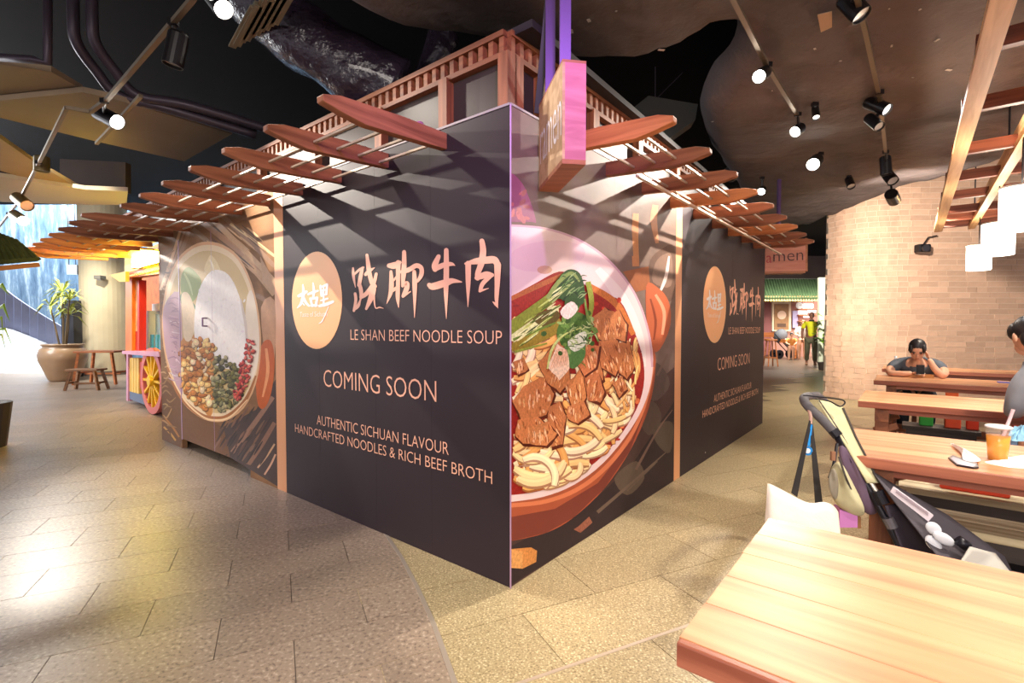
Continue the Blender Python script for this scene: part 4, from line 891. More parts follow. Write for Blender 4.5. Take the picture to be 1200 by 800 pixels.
spot(D(1038, 194, 5.6), D(1039, 212, 5.6), 'black spotlight hanging straight down before the brick wall', .20, .055, top=G(1038, 178, zt2))
spot(D(1043, 208, 5.9), D(1050, 216, 5.8), 'short black spotlight squeezed below the vertical one', .16, .06, top=D(1038, 204, 5.9))
spot(D(1046, 231, 6.2), Vector((7.6, 8.9, 2.0)), 'black tilted spotlight lowest in front of the brick wall', .22, .07, lit=520, col=(1, .90, .79), angle=125, blend=1.0, lamp_r=.08, top=D(1044, 216, 6.2))
spot(D(956, 132, 4.3), D(957, 142, 4.25), 'small blue tinted spotlight behind the brightest lamp', .13, .03, lit=10, col=(.75, .85, 1), top=D(955, 122, 4.3))
spot(D(996, 214, 6.7), D(1000, 224, 6.6), 'tiny black spotlight near the brick wall corner', .16, .05, top=D(995, 205, 6.7))
# wall camera lamp
t = thing('wall_floodlight', D(1081, 291, 8.75), 'small black floodlight fixed to the brick wall', 'lamp')
MB().box(D(1081, 291, 8.72), (.2, .14, .14)).build('housing', CAN, t, bevel=.02); MB().lathe([(0, 0), (.05, 0), (.06, .05), (0, .05)], D(1083, 291, 8.64), 14, Matrix.Rotation(PI/2, 3, 'X')).build('lens', mat('smoked_lens', lin(40, 38, 42), .5), t); MB().tube([D(1081, 288, 8.8), D(1088, 278, 8.8), D(1098, 276, 8.8)], .012, 6).build('cable', CAN, t)
# added lights to brighten the tables, unseen and without fixtures
for k, (d_, e_, pw) in enumerate([(.5, 1.3, 80), (.9, 3.2, 140), (.9, 5.4, 170), (1.0, 7.4, 190)]):
    p_ = TB(d_, e_, 2.98); spot_light('table_fill', p_, TB(d_-.15, e_, .7), pw, (1, .9, .76), 110, .7, .06)

# ================================================================== TIMBER TRELLIS WITH LANTERNS
TRW = wood('trellis_wood', lin(232, 186, 130), lin(204, 150, 96), .5, .8, .06); TRR = wood('trellis_red_wood', lin(150, 84, 60), lin(108, 56, 40), .5, .8, .12)
tr0 = G(1160, 0, 2.72); tr0 = Vector((tr0.x, tr0.y))
def TR(a, b, z): q = tr0 + ED*a + DD*b; return Vector((q.x, q.y, z))
trel = thing('trellis', TR(0, 0, 2.7), 'hanging timber trellis with reddish rungs above the dining tables', 'trellis')
for b_, wd_ in ((.045, .09), (.40, .07), (.78, .07), (1.16, .07)):
    board('rail', TR(-1.2, b_, 2.745), TR(6.6, b_, 2.745), wd_, .05, TRW, trel)
    if b_ < .5: board('rail', TR(-1.2, b_+.0, 2.86), TR(6.6, b_+.0, 2.86), .03, .12, TRW, trel)
for a_ in (-.4, .62, 1.55, 2.6, 3.55, 4.45, 5.35, 5.95, 6.5):
    board('rung', TR(a_, .0, 2.80), TR(a_, 1.25, 2.80), .05, .09, TRR, trel)
for a_ in (.2, 3.2, 6.2):
    MB().tube([TR(a_, .4, 2.9), TR(a_, .4, 4.6)], .008, 6).build('suspension_rod', CAN, trel)
LANM = mat('lantern_paper', (1, .97, .92), .6, emit=((1, .93, .82), 3.2))
lan0 = None
for k, (px, py, Y, lb) in enumerate([(1147, 302, 6.2, 'white cylinder lantern, farthest and smallest of the three'), (1169.5, 280, 4.75, 'white cylinder lantern in the middle of the row'), (1197, 244, 3.55, 'white cylinder lantern, nearest and cut by the right edge')]):
    c = D(px, py, Y)
    lan = thing('lantern', c, lb, 'lantern', 'white lanterns under the trellis')
    MB().lathe([(.0, -.155), (.112, -.155), (.118, -.15), (.118, .15), (.112, .155), (.0, .155)], c, 24).build('shade', LANM, lan, smooth=False)
    pl_ = bpy.data.lights.new('lantern_bulb', 'POINT'); pl_.energy = 9; pl_.color = (1, .88, .72); pl_.shadow_soft_size = .1; plo_ = bpy.data.objects.new('lantern_bulb', pl_); COL.objects.link(plo_); plo_.location = c+Vector((0, 0, .22)); attach(plo_, lan)
    MB().tube([c+Vector((0, 0, .155)), c+Vector((0, 0, .50))], .006, 6).build('cord', CAN, lan)
    MB().lathe([(.12, -.006), (.124, -.006), (.124, .006), (.12, .006)], c+Vector((0, 0, .15)), 24).build('rim', mat('lantern_rim', lin(200, 190, 176), .5), lan)
# ================================================================== DINING TABLES
TOPW = wood('table_top_wood', lin(226, 166, 120), lin(188, 124, 84), .42, .45, .20, .0)
EDW = wood('table_edge_wood', lin(186, 112, 84), lin(150, 82, 60), .4, .7, .05)
LEGW = wood('table_leg_wood', lin(150, 92, 60), lin(112, 64, 42), .5, .7, .05)
TZ = .76
def dining_table(e0, e1, d0, d1, label, npl=5, th=.048):
    t = thing('dining_table', TB((d0+d1)/2, (e0+e1)/2, 0), label, 'table', 'wooden dining tables in a row')
    w = (e1-e0)/npl
    for k in range(npl):
        board('top_plank', TB(d0-.012+.004*((k*7) % 3-1)*.3, e0+w*(k+.5), TZ-th/2), TB(d1, e0+w*(k+.5), TZ-th/2), w-.0008, th, TOPW, t, bevel=.0015)
    board('front_lip', TB(d0-.012, e0-.009, TZ-th/2-.0006), TB(d1, e0-.009, TZ-th/2-.0006), .02, th, EDW, t, bevel=.004)
    board('apron', TB(d0+.12, e0+.07, TZ-th-.022), TB(d1-.1, e0+.07, TZ-th-.022), .03, .044, EDW, t)
    board('apron', TB(d0+.12, e1-.07, TZ-th-.022), TB(d1-.1, e1-.07, TZ-th-.022), .03, .044, EDW, t)
    for dd in (d0+.14, d1-.2):
        board('cross_bearer', TB(dd, e0+.05, TZ-th-.055), TB(dd, e1-.05, TZ-th-.055), .09, .11, LEGW, t)
        for ee in (e0+.13, e1-.13):
            board('leg', TB(dd, ee, 0), TB(dd, ee, TZ-th-.11), .09, .09, LEGW, t, up=(ED.x, ED.y, 0), bevel=.006)
            board('corbel', TB(dd-.05, ee, TZ-th-.20), TB(dd+.10, ee, TZ-th-.14), .05, .05, LEGW, t)
    board('stretcher', TB(d0+.14, (e0+e1)/2, .2), TB(d1-.2, (e0+e1)/2, .2), .05, .08, LEGW, t)
    return t
dining_table(.935, 1.70, -.325, 2.0, 'nearest wooden dining table filling the bottom right corner')
dining_table(2.79, 3.52, -.235, 2.1, 'wooden dining table with the drink cup and phone on it')
dining_table(4.84, 5.66, -.31, 2.2, 'wooden dining table, third from the front, with carved leg')
dining_table(6.80, 7.58, -.30, 2.3, 'wooden dining table where the woman in grey sits')
dining_table(8.74, 9.42, -.30, 2.3, 'last wooden dining table closest to the brick wall')
# benches
WEA = wood('weathered_bench', lin(196, 182, 150), lin(150, 132, 100), .7, .9, .06); DKS = wood('dark_bench_wood', lin(58, 46, 42), lin(40, 32, 30), .5, .8, .05)
def bench(d0, d1, e0, e1, z, label, mt, ms):
    t = thing('bench', TB((d0+d1)/2, (e0+e1)/2, 0), label, 'bench', 'benches at the dining tables'); w = (e1-e0)/2
    for k in range(2): board('seat_plank', TB(d0, e0+w*(k+.5), z-.018), TB(d1, e0+w*(k+.5), z-.018), w-.004, .036, mt, t, bevel=.004)
    board('side_rail', TB(d0+.03, e0+.012, z-.07), TB(d1-.03, e0+.012, z-.07), .022, .07, ms, t); board('side_rail', TB(d0+.03, e1-.012, z-.07), TB(d1-.03, e1-.012, z-.07), .022, .07, ms, t)
    for dd in (d0+.1, d1-.1):
        for ee in (e0+.04, e1-.04): board('leg', TB(dd, ee, 0), TB(dd, ee, z-.036), .05, .05, ms, t, up=(ED.x, ED.y, 0))
        board('leg_tie', TB(dd, e0+.04, .15), TB(dd, e1-.04, .15), .03, .04, ms, t)
    return t
bench(.04, 1.75, 2.94, 3.22, .46, 'weathered pale bench tucked under the table with the drink', WEA, DKS)
bench(-.04, .95, 3.53, 3.79, .46, 'weathered pale bench on the far side of the drink table', WEA, DKS)
bench(-.05, .48, 5.72, 5.98, .46, 'dark bench seat seen under the third table', DKS, DKS)
bench(.62, 1.5, 5.72, 5.98, .46, 'brown bench right of the dark one under the third table', LEGW, LEGW)
bench(-.05, 1.4, 7.92, 8.20, .44, 'bench the woman in grey sits on', LEGW, LEGW)
bench(.25, 1.25, 4.18, 4.50, .46, 'bench under the person in the grey sweater', LEGW, DKS)
# bags and boxes glimpsed on the benches
def parcel(c, sz, rz, colr, label, cat='bag'):
    t = thing('shopping_bag', c-Vector((0, 0, sz[2]/2)), label, cat); mm = mat('bag_'+label.replace(' ', '_')[:24], colr, .6, noise=(9, .12))
    mb = MB(); hx, hy, hz = [k/2 for k in sz]; top = .82
    mb.add([Matrix.Rotation(rz, 3, 'Z') @ Vector(q)+c for q in [(-hx, -hy, -hz), (hx, -hy, -hz), (hx, hy, -hz), (-hx, hy, -hz), (-hx, -hy*top, hz), (hx, -hy*top, hz), (hx, hy*top, hz), (-hx, hy*top, hz)]], [(0, 3, 2, 1), (4, 5, 6, 7), (0, 1, 5, 4), (1, 2, 6, 5), (2, 3, 7, 6), (3, 0, 4, 7)])
    mb.build('pouch', mm, t, bevel=.01)
    MB().tube([c+Vector((-hx*.5, 0, hz)), c+Vector((-hx*.35, 0, hz+.045)), c+Vector((hx*.35, 0, hz+.045)), c+Vector((hx*.5, 0, hz))], .006, 6).build('handle', mm, t); return t
parcel(TB(.12, 5.84, .535), (.10, .09, .15), RZ_D, lin(60, 170, 70), 'bright green bag on the dark bench under the third table')
parcel(TB(.30, 5.84, .535), (.11, .09, .15), RZ_D, lin(226, 84, 50), 'orange bag beside the green one on the dark bench')
parcel(TB(.43, 5.86, .535), (.08, .1, .15), RZ_D, lin(206, 60, 34), 'red orange bag at the right end of the dark bench')
parcel(TB(.72, 5.84, .53), (.10, .1, .14), RZ_D, lin(200, 84, 74), 'pinkish red bag on the brown bench under the third table')
parcel(TB(.40, 8.02, .505), (.12, .1, .13), RZ_D, lin(222, 96, 50), 'small orange bag on the bench beside the seated woman')
parcel(TB(.66, 3.66, .535), (.20, .1, .15), RZ_D, lin(140, 180, 214), 'pale blue bag standing on the far weathered bench')
parcel(TB(.28, 3.66, .53), (.28, .1, .14), RZ_D, lin(214, 70, 44), 'wide orange red bag on the far weathered bench')
# things on the second table
zc = TZ+.0005
cup_p = G(1169, 539, TZ); cup = thing('drink_cup', cup_p, 'clear plastic cup of orange drink with a straw on the second table', 'cup')
CLR = mat('clear_plastic', (.95, .95, .96), .15, alpha=.07); JUICE = mat('orange_tea', lin(244, 160, 22), .2)
MB().lathe([(0, .001), (.032, .001), (.043, .150), (.045, .150), (.034, 0), (0, 0)][::-1], cup_p, 24).build('cup_wall', CLR, cup, smooth=True)
MB().lathe([(0, .003), (.0322, .003), (.0402, .112), (0, .112)], cup_p, 24).build('drink', JUICE, cup, smooth=True)
MB().lathe([(0, .157), (.038, .157), (.046, .153), (.047, .147), (.0455, .147)], cup_p, 24).build('lid', mat('white_lid', lin(240, 238, 240), .3), cup, smooth=True)
st0 = cup_p+Vector((.005, .0, .06)); MB().tube([st0, st0+Vector((.048, -.01, .17))], .0065, 10).build('straw', mat('pink_straw', lin(232, 206, 212), .4), cup)
def slab(name, pxs, z, th, m, label, cat, par=None):
    o = MB().prism([G(x, y, z) for x, y in pxs], (0, 0, th)).build(name, m, par, bevel=min(.003, th/3));
    if par is None: tag(o, label, cat)
    return o
ph = thing('smartphone', G(1128, 541, TZ), 'dark smartphone lying face up on the second table', 'phone')
slab('phone_body', [(1111, 537.5), (1116, 534.5), (1146, 545), (1147, 549), (1141, 549.5), (1121, 546)], zc, .008, mat('phone_case', lin(44, 32, 40), .3), '', '', ph)
slab('phone_screen', [(1114, 537), (1117, 535.2), (1144, 544.6), (1140, 547), (1122, 543.5)], zc+.0082, .0006, mat('phone_screen', lin(196, 190, 206), .1), '', '', ph)
TIS = mat('white_tissue', lin(246, 242, 244), .8, noise=(30, .04))
def crumple(name, pxs, z, label, cat, m=TIS, hgt=.018, n=7):
    pts = [G(x, y, z) for x, y in pxs]; c = sum(pts, Vector())/len(pts); mb = MB(); rg = random.Random(len(label)); q = smooth_closed([(p_.x, p_.y) for p_ in pts], 4); k = len(q)
    rings = [1, .8, .55, .28]; vs = []
    for i, r_ in enumerate(rings): vs += [Vector((c.x+(a-c.x)*r_, c.y+(b-c.y)*r_, z+(0 if i == 0 else hgt*(1-r_*.6)*rg.uniform(.4, 1.3)))) for a, b in q]
    vs.append(Vector((c.x, c.y, z+hgt*rg.uniform(.6, 1.2))))
    fs = [(i*k+j, i*k+(j+1) % k, (i+1)*k+(j+1) % k, (i+1)*k+j) for i in range(3) for j in range(k)] + [(3*k+j, 3*k+(j+1) % k, 4*k) for j in range(k)] + [tuple(range(k))[::-1]]
    o = mb.add(vs, fs).build(name, m); tag(o, label, cat); return o
crumple('paper_napkin', [(1114, 520), (1120, 522), (1148, 537), (1142, 541), (1128, 538), (1126, 530)], zc+.009, 'crumpled white napkin beside the phone', 'napkin')
crumple('food_wrapper', [(1154, 541), (1172, 538), (1205, 533), (1212, 547), (1188, 548), (1168, 545)], zc, 'flat white paper wrapper in front of the drink cup', 'wrapper', hgt=.012)
crumple('blue_cloth', [(1182, 508), (1190, 503), (1215, 500), (1218, 514), (1196, 517), (1184, 515)], zc, 'light blue crumpled cloth behind the drink cup', 'cloth', mat('blue_cloth', lin(130, 176, 204), .8), .05)
# on the woman's table
wb = G(1049, 437, TZ); bt = thing('water_bottle', wb, 'clear water bottle with a label on the woman\'s table', 'bottle')
MB().lathe([(0, 0), (.032, 0), (.034, .02), (.033, .11), (.03, .15), (.014, .18), (.013, .20), (0, .20)], wb, 18).build('bottle_body', mat('bottle_plastic', (.86, .88, .94), .12, alpha=.4), bt, smooth=True)
MB().lathe([(.0, .198), (.0155, .198), (.0155, .218), (0, .218)], wb, 14).build('cap', mat('white_cap', lin(236, 236, 240), .4), bt); MB().lathe([(.0345, .05), (.0347, .1)], wb, 18).build('label_band', mat('bottle_label', lin(214, 206, 226), .5), bt)
tc = G(1076, 441.5, TZ); tray = thing('food_tray', tc, 'shallow wooden food tray in front of the woman', 'tray')
for nm_, sz, off in (('base', (.27, .17, .008), (0, 0, .004)), ('rim', (.27, .01, .03), (0, -.085, .015)), ('rim', (.27, .01, .03), (0, .085, .015)), ('rim', (.01, .17, .03), (-.135, 0, .015)), ('rim', (.01, .17, .03), (.135, 0, .015))):
    MB().box(tc+Matrix.Rotation(RZ_D, 3, 'Z') @ Vector(off), sz, RZ_D).build(nm_, mat('tray_wood', lin(206, 146, 84), .45), tray)
o = MB().lathe([(0, 0), (.03, 0), (.055, .035), (.052, .035), (.028, .004), (0, .004)], tc+Vector((.03, .02, .009)), 18).build('small_bowl', mat('white_bowl', lin(240, 232, 224), .3), smooth=True); tag(o, 'small white bowl on the food tray', 'bowl')
o = MB().box(G(1181, 449, TZ)+Vector((.03, .03, .004)), (.16, .10, .008), RZ_D).build('blue_packet', mat('blue_packet', lin(70, 90, 190), .5)); tag(o, 'flat blue packet on the woman\'s table near the right edge', 'packet')

# ================================================================== STROLLER (by the second table)
FAB_B = mat('beige_stroller_cloth', lin(204, 196, 156), .8, noise=(14, .1)); FAB_G = mat('grey_stroller_cloth', lin(84, 78, 86), .8, noise=(20, .1)); FOAM = mat('grey_foam', lin(92, 88, 92), .7, noise=(60, .1)); STF = mat('stroller_tube', lin(34, 32, 40), .35, .3); FAB_P = mat('purple_grey_cloth', lin(112, 90, 112), .8, noise=(8, .12)); SILV = mat('silver_trim', lin(200, 190, 180), .35, .5)
stv = thing('stroller', Vector((1.75, 2.15, 0)), 'folded-back baby stroller with beige hood and grey foam handle beside the table', 'stroller')
hA, hB, hC, hD = D(943, 466, 2.40), D(978, 507, 2.32), D(1012, 562, 2.24), D(1062, 655, 2.12)
MB().tube([Vector(a) for a in smooth_open([tuple(x) for x in (D(947, 464, 2.55), D(942, 467, 2.45), D(947, 476, 2.40), D(962, 490, 2.36), hB)], 6)], .021, 14).build('handle_grip', FOAM, stv, smooth=True)
MB().tube([D(976, 504, 2.325), D(982, 511, 2.31)], .024, 14).build('grip_collar', STF, stv)
MB().tube([hB, hC, D(1040, 612, 2.17), hD, D(1085, 740, 2.05)], .0155, 12).build('push_tube', STF, stv, smooth=True)
MB().tube([D(947, 464, 2.55), D(958, 463, 2.72), D(975, 478, 2.80)], .02, 12).build('handle_grip', FOAM, stv, smooth=True)
MB().tube([D(975, 478, 2.80), D(1020, 545, 2.66), D(1085, 640, 2.50), D(1120, 720, 2.40)], .0155, 12).build('push_tube', STF, stv, smooth=True)
MB().tube([Vector(a) for a in smooth_open([tuple(x) for x in (D(941, 463, 2.38), D(958, 464.5, 2.37), D(985, 468, 2.36), D(990, 472, 2.36), D(984, 476, 2.36), D(972, 470, 2.36), D(955, 467, 2.37))], 6)], .0035, 6).build('wrist_loop', STF, stv)
def cloth(name, pxs, m, par, th=.006):
    """pxs: (x, y, distance) outline of a stretched sheet"""
    pts = [D(*q) for q in pxs]; n = (pts[1]-pts[0]).cross(pts[2]-pts[0]).normalized(); 
    mb = MB(); k = len(pts); c = sum(pts, Vector())/k + n*.02
    vs = pts+[c]; mb.add(vs, [(i, (i+1) % k, k) for i in range(k)]); o = mb.build(name, m, par, smooth=True)
    sb = o.modifiers.new('sub', 'SUBSURF'); sb.subdivision_type = 'SIMPLE'; sb.levels = 1; sb.render_levels = 2; so = o.modifiers.new('th', 'SOLIDIFY'); so.thickness = th; return o
hood = cloth('hood', [(956, 467, 2.40), (968, 470, 2.44), (988, 478, 2.42), (1003, 512, 2.34), (1030, 566, 2.22), (1016, 566, 2.20), (994, 528, 2.27), (972, 493, 2.34)], FAB_B, stv)
MB().tube([D(959, 469, 2.395), D(985, 508, 2.33), D(1006, 545, 2.28), D(1016, 560, 2.25)], .006, 8).build('piping', mat('dark_piping', lin(70, 62, 58), .7), hood); MB().tube([D(988, 478, 2.41), D(1003, 512, 2.33), D(1024, 553, 2.24)], .005, 8).build('piping', MATS['dark_piping'], hood)
MB().tube([D(1006, 545, 2.26), D(1018, 562, 2.23), D(1030, 580, 2.2)], .010, 8).build('tube_sleeve', SILV, stv); MB().tube([D(1028, 575, 2.19), D(1036, 590, 2.17)], .024, 12).build('joint', STF, stv); MB().tube([D(1040, 606, 2.16), D(1046, 618, 2.15)], .022, 12).build('joint', mat('joint_grey', lin(120, 116, 124), .4, .4), stv)
# back pouch, half beige and half purple grey
def pillow(name, out, Y, dep, m, par, label=None):
    """soft stuffed cloth shape from an outline (x, y)"""
    k = len(out); cx_ = sum(q[0] for q in out)/k; cy_ = sum(q[1] for q in out)/k; vs = []
    for sc_, off in ((.35, -dep), (.78, -dep*.82), (1.0, 0.), (.78, dep*.82), (.35, dep)):
        vs += [D(cx_+(x-cx_)*sc_, cy_+(y-cy_)*sc_, Y+(cx_-x)*.0012+off+.012*math.sin(x*.55+y*.3)) for x, y in out]
    fs = [(r*k+i, r*k+(i+1) % k, (r+1)*k+(i+1) % k, (r+1)*k+i) for r in range(4) for i in range(k)] + [tuple(range(k))[::-1], tuple(4*k+i for i in range(k))]
    o = MB().add(vs, fs).build(name, m, par, smooth=True, label=label); sb_ = o.modifiers.new('sub', 'SUBSURF'); sb_.levels = 2; sb_.render_levels = 2; return o
pillow('back_panel', [(983, 510), (994, 524), (1010, 549), (1027, 577), (1035, 597), (1028, 607), (1014, 606), (1003, 588), (990, 560), (979, 528)], 2.27, .035, FAB_P, stv, 'purple grey cloth back of the seat')
pillow('hood_fold', [(974, 541), (985, 535), (996, 557), (1008, 580), (1018, 602), (1010, 609), (995, 604), (979, 594), (971, 576), (969, 556)], 2.19, .045, FAB_B, stv)
pillow('side_pocket', [(972, 548), (980, 546), (984, 566), (982, 590), (974, 584), (969, 566)], 2.14, .012, mat('grey_beige_cloth', lin(150, 140, 122), .8), stv)
MB().tube([D(983, 535, 2.16), D(990, 556, 2.13), D(1000, 580, 2.13), D(1010, 600, 2.14)], .004, 6).build('piping', MATS['dark_piping'], stv)
MB().tube([D(981, 520, 2.28), D(977, 545, 2.22), D(972, 560, 2.2)], .007, 8).build('strap', STF, stv); MB().box(D(976, 534, 2.22), (.018, .012, .04)).build('buckle', mat('tan_buckle', lin(160, 112, 84), .5), stv)
seat = cloth('seat_panel', [(1022, 553, 2.24), (1040, 564, 2.24), (1110, 604, 2.12), (1176, 652, 2.0), (1190, 680, 1.95), (1110, 668, 1.92), (1075, 622, 2.03), (1046, 586, 2.12)], FAB_G, stv)
cloth('side_mesh', [(1036, 592, 2.16), (1050, 590, 2.16), (1078, 625, 2.13), (1112, 668, 2.11), (1075, 690, 2.1), (1056, 645, 2.12)], mat('dark_mesh', lin(58, 50, 62), .8), stv)
sp = lambda x, y, k: D(x, y, 2.09-.0012*(x-1044)-k)
lab = MB().prism([sp(1048, 571, .02), sp(1094, 604, .02), sp(1088, 611, .02), sp(1044, 577, .02)], (0, .004, .004)).build('care_label', mat('label_white', lin(226, 214, 222), .6), stv, label='white printed care label')
mb = MB()
for k in range(5): mb.bar(sp(1050+k*.0, 573.2+k*.9, .024), sp(1088, 600.5+k*.9, .024), .0012, .001)
mb.build('label_print', mat('label_ink', lin(170, 150, 160), .6), lab)
for (x, y, r1, r2, rot) in [(1094, 619, .036, .024, .6), (1106, 631, .05, .022, .5), (1094, 637, .045, .024, .8)]:
    MB().ell(sp(x, y, .03), (r1, .012, r2), Matrix.Rotation(rot, 3, 'Y'), 14, 8).build('bow_tie', mat('white_muslin', lin(224, 226, 234), .8), stv, smooth=True)
MB().tube([sp(1122, 632, .02), sp(1134, 641, .02)], .02, 12).build('pad_roll', STF, stv, smooth=True); crumple_o = cloth('leg_rest', [(1136, 640, 1.93), (1165, 648, 1.95), (1184, 672, 1.9), (1150, 690, 1.85), (1120, 665, 1.88)], mat('pale_grey_pad', lin(196, 192, 184), .7), stv)
for (x, y, Y) in [(1055, 900, 1.95), (1170, 820, 2.1), (1120, 790, 2.5), (1200, 760, 2.6)]:
    b = D(x, y, Y); wc = Vector((b.x, b.y, .085)); wm = MB().lathe([(.03, -.018), (.085, -.018), (.09, 0), (.085, .018), (.03, .018)], wc, 20, Matrix((Vector((DD.x, DD.y, 0)), Vector((0, 0, 1)), Vector((ED.x, ED.y, 0)))).transposed()).build('wheel', STF, stv)
MB().tube([D(1085, 740, 2.05), Vector((1.62, 1.95, .09))], .013, 8).build('rear_leg', STF, stv); MB().tube([D(1120, 720, 2.40), Vector((2.05, 2.35, .09))], .013, 8).build('rear_leg', STF, stv)
# hanging tote straps, tag and bag
bag = thing('tote_bag', D(930, 610, 2.1), 'white cloth tote bag hanging from the stroller handle by black straps', 'bag')
hk = D(950, 497, 2.34)
MB().tube([D(948, 480, 2.385), D(950, 488, 2.36), hk], .008, 8).build('hook', mat('hook_tan', lin(176, 140, 128), .5), bag)
def ribbon(a, b, w0, w1, m, name):
    d = (b-a); s_ = d.cross(Vector((.15, -1, 0))).normalized(); return MB().prism([a-s_*w0, a+s_*w0, b+s_*w1, b-s_*w1], (0, .004, 0)).build(name, m, bag)
BLK = mat('black_webbing', lin(38, 34, 34), .6)
ribbon(hk+Vector((0, 0, .015)), D(931, 580, 2.16), .008, .017, BLK, 'strap'); ribbon(hk+Vector((.004, .004, .015)), D(960, 590, 2.2), .008, .019, BLK, 'strap')
ribbon(hk+Vector((0, -.01, 0)), D(947, 522, 2.3), .004, .012, mat('blue_tag', lin(40, 140, 214), .4), 'blue_tag'); MB().lathe([(0, 0), (.021, 0), (.021, .004), (0, .004)], D(946.5, 528, 2.29), 18, Matrix.Rotation(PI/2, 3, 'X')).build('round_tag', MATS['blue_tag'], bag, label='round blue and white tag'); MB().lathe([(0, 0), (.012, 0), (.012, .002), (0, .002)], D(946.5, 528, 2.283), 14, Matrix.Rotation(PI/2, 3, 'X')).build('tag_face', TIS, bag)
BAGM = mat('white_bag_cloth', lin(244, 232, 220), .8, noise=(5, .06), bump=(6, .5, .03))
top = [(900, 566, 2.06), (906, 568, 2.05), (928, 580, 2.06), (950, 592, 2.08), (965, 586, 2.1), (978, 592, 2.12), (984, 602, 2.12)]
fr = [D(*q) for q in top]; bt_ = [D(893, 690, 2.0), D(905, 700, 1.98), D(925, 705, 1.98), D(945, 706, 2.0), D(962, 704, 2.02), D(978, 702, 2.04), D(986, 690, 2.06)]
mb = MB(); n_ = len(fr); mid = [a.lerp(b, .4)+Vector((-.006, -.045, 0)) for a, b in zip(fr, bt_)]; midb = [a.lerp(b, .4)+Vector((.02, .07, 0)) for a, b in zip(fr, bt_)]; frb = [a+Vector((.01, .03, -.012)) for a in fr]; btb = [a+Vector((.02, .06, 0)) for a in bt_]
vs = fr+mid+bt_+btb+midb+frb; rows = 6
mb.add(vs, [(r*n_+i, r*n_+i+1, (r+1)*n_+i+1, (r+1)*n_+i) for r in range(rows-1) for i in range(n_-1)] + [tuple(r*n_ for r in range(rows)), tuple(r*n_+n_-1 for r in range(rows))[::-1]])
bo = mb.build('bag_body', BAGM, bag, smooth=True); sb = bo.modifiers.new('sub', 'SUBSURF'); sb.levels = 2; sb.render_levels = 2; so = bo.modifiers.new('th', 'SOLIDIFY'); so.thickness = .004
pk = thing('pink_box', D(995, 610, 2.2), 'small pink and brown box poking out beside the tote bag', 'box')
MB().prism([D(984, 597, 2.18), D(1005, 604, 2.16), D(1005, 618, 2.16), D(984, 618, 2.18)], (.02, .07, 0)).build('carton', mat('pink_card', lin(204, 130, 196), .5), pk); MB().prism([D(990, 592, 2.19), D(1009, 606, 2.17), D(1009, 619, 2.17), D(1005, 619, 2.16), D(1005, 604, 2.16), D(989, 594, 2.19)], (.02, .05, 0)).build('flap', mat('brown_card', lin(150, 104, 66), .6), pk)
# extra black trolley wheel-base glimpsed under the second table
# ================================================================== PEOPLE
SKIN = mat('skin', lin(222, 168, 138), .55, noise=(8, .04)); SKIND = mat('skin_dark', lin(128, 84, 66), .55); HAIR = mat('black_hair', lin(40, 36, 38), .4, noise=(60, .3)); GREYT = mat('grey_tshirt', lin(86, 92, 102), .8, noise=(10, .12)); SWEAT = mat('grey_sweater', lin(140, 142, 150), .85, noise=(12, .1)); JEAN = mat('jeans', lin(96, 120, 150), .8, noise=(12, .1)); YEL = mat('yellow_polo', lin(214, 214, 30), .7, noise=(8, .06)); OLIVE = mat('olive_trousers', lin(92, 88, 66), .8); EYEM = mat('eye_dark', lin(30, 22, 20), .3); LIP = mat('lip', lin(178, 104, 92), .5)
def skin_mesh(name, verts, edges, radii, m, par, sub=2):
    me = bpy.data.meshes.new(name); me.from_pydata([tuple(v) for v in verts], edges, []); o = bpy.data.objects.new(name, me); COL.objects.link(o)
    sk = o.modifiers.new('skin', 'SKIN'); sk.use_smooth_shade = True
    if not me.skin_vertices: 
        bpy.context.view_layer.objects.active = o; me.skin_vertices.new() if hasattr(me.skin_vertices, 'new') else None
    lay = me.skin_vertices[0].data
    for i, r in enumerate(radii): lay[i].radius = (r, r) if not isinstance(r, tuple) else r; lay[i].use_root = (i == 0)
    s2 = o.modifiers.new('sub', 'SUBSURF'); s2.levels = sub; s2.render_levels = sub; me.materials.append(m); attach(o, par); return o
def chain_mesh(name, chains, m, par, sub=2):
    """chains: list of [(point, radius)...]; a chain may start at an index (ci, k) of an earlier chain"""
    V = []; E_ = []; R = []; idx = []
    for ch in chains:
        ids = []; st = None
        if isinstance(ch[0], tuple) and isinstance(ch[0][0], int): st = idx[ch[0][0]][ch[0][1]]; body = ch[1:]
        else: body = ch
        prev = st
        for pnt, r in body:
            V.append(Vector(pnt)); R.append(r); ids.append(len(V)-1)
            if prev is not None: E_.append((prev, len(V)-1))
            prev = len(V)-1
        idx.append(ids)
    return skin_mesh(name, V, E_, R, m, par, sub)
def frame(o, f):
    f = Vector((f[0], f[1], 0)).normalized(); l = Vector((-f.y, f.x, 0)); o = Vector(o)
    return lambda a, b, z: o + f*a + l*b + Vector((0, 0, z))     # forward, to the person's left, up
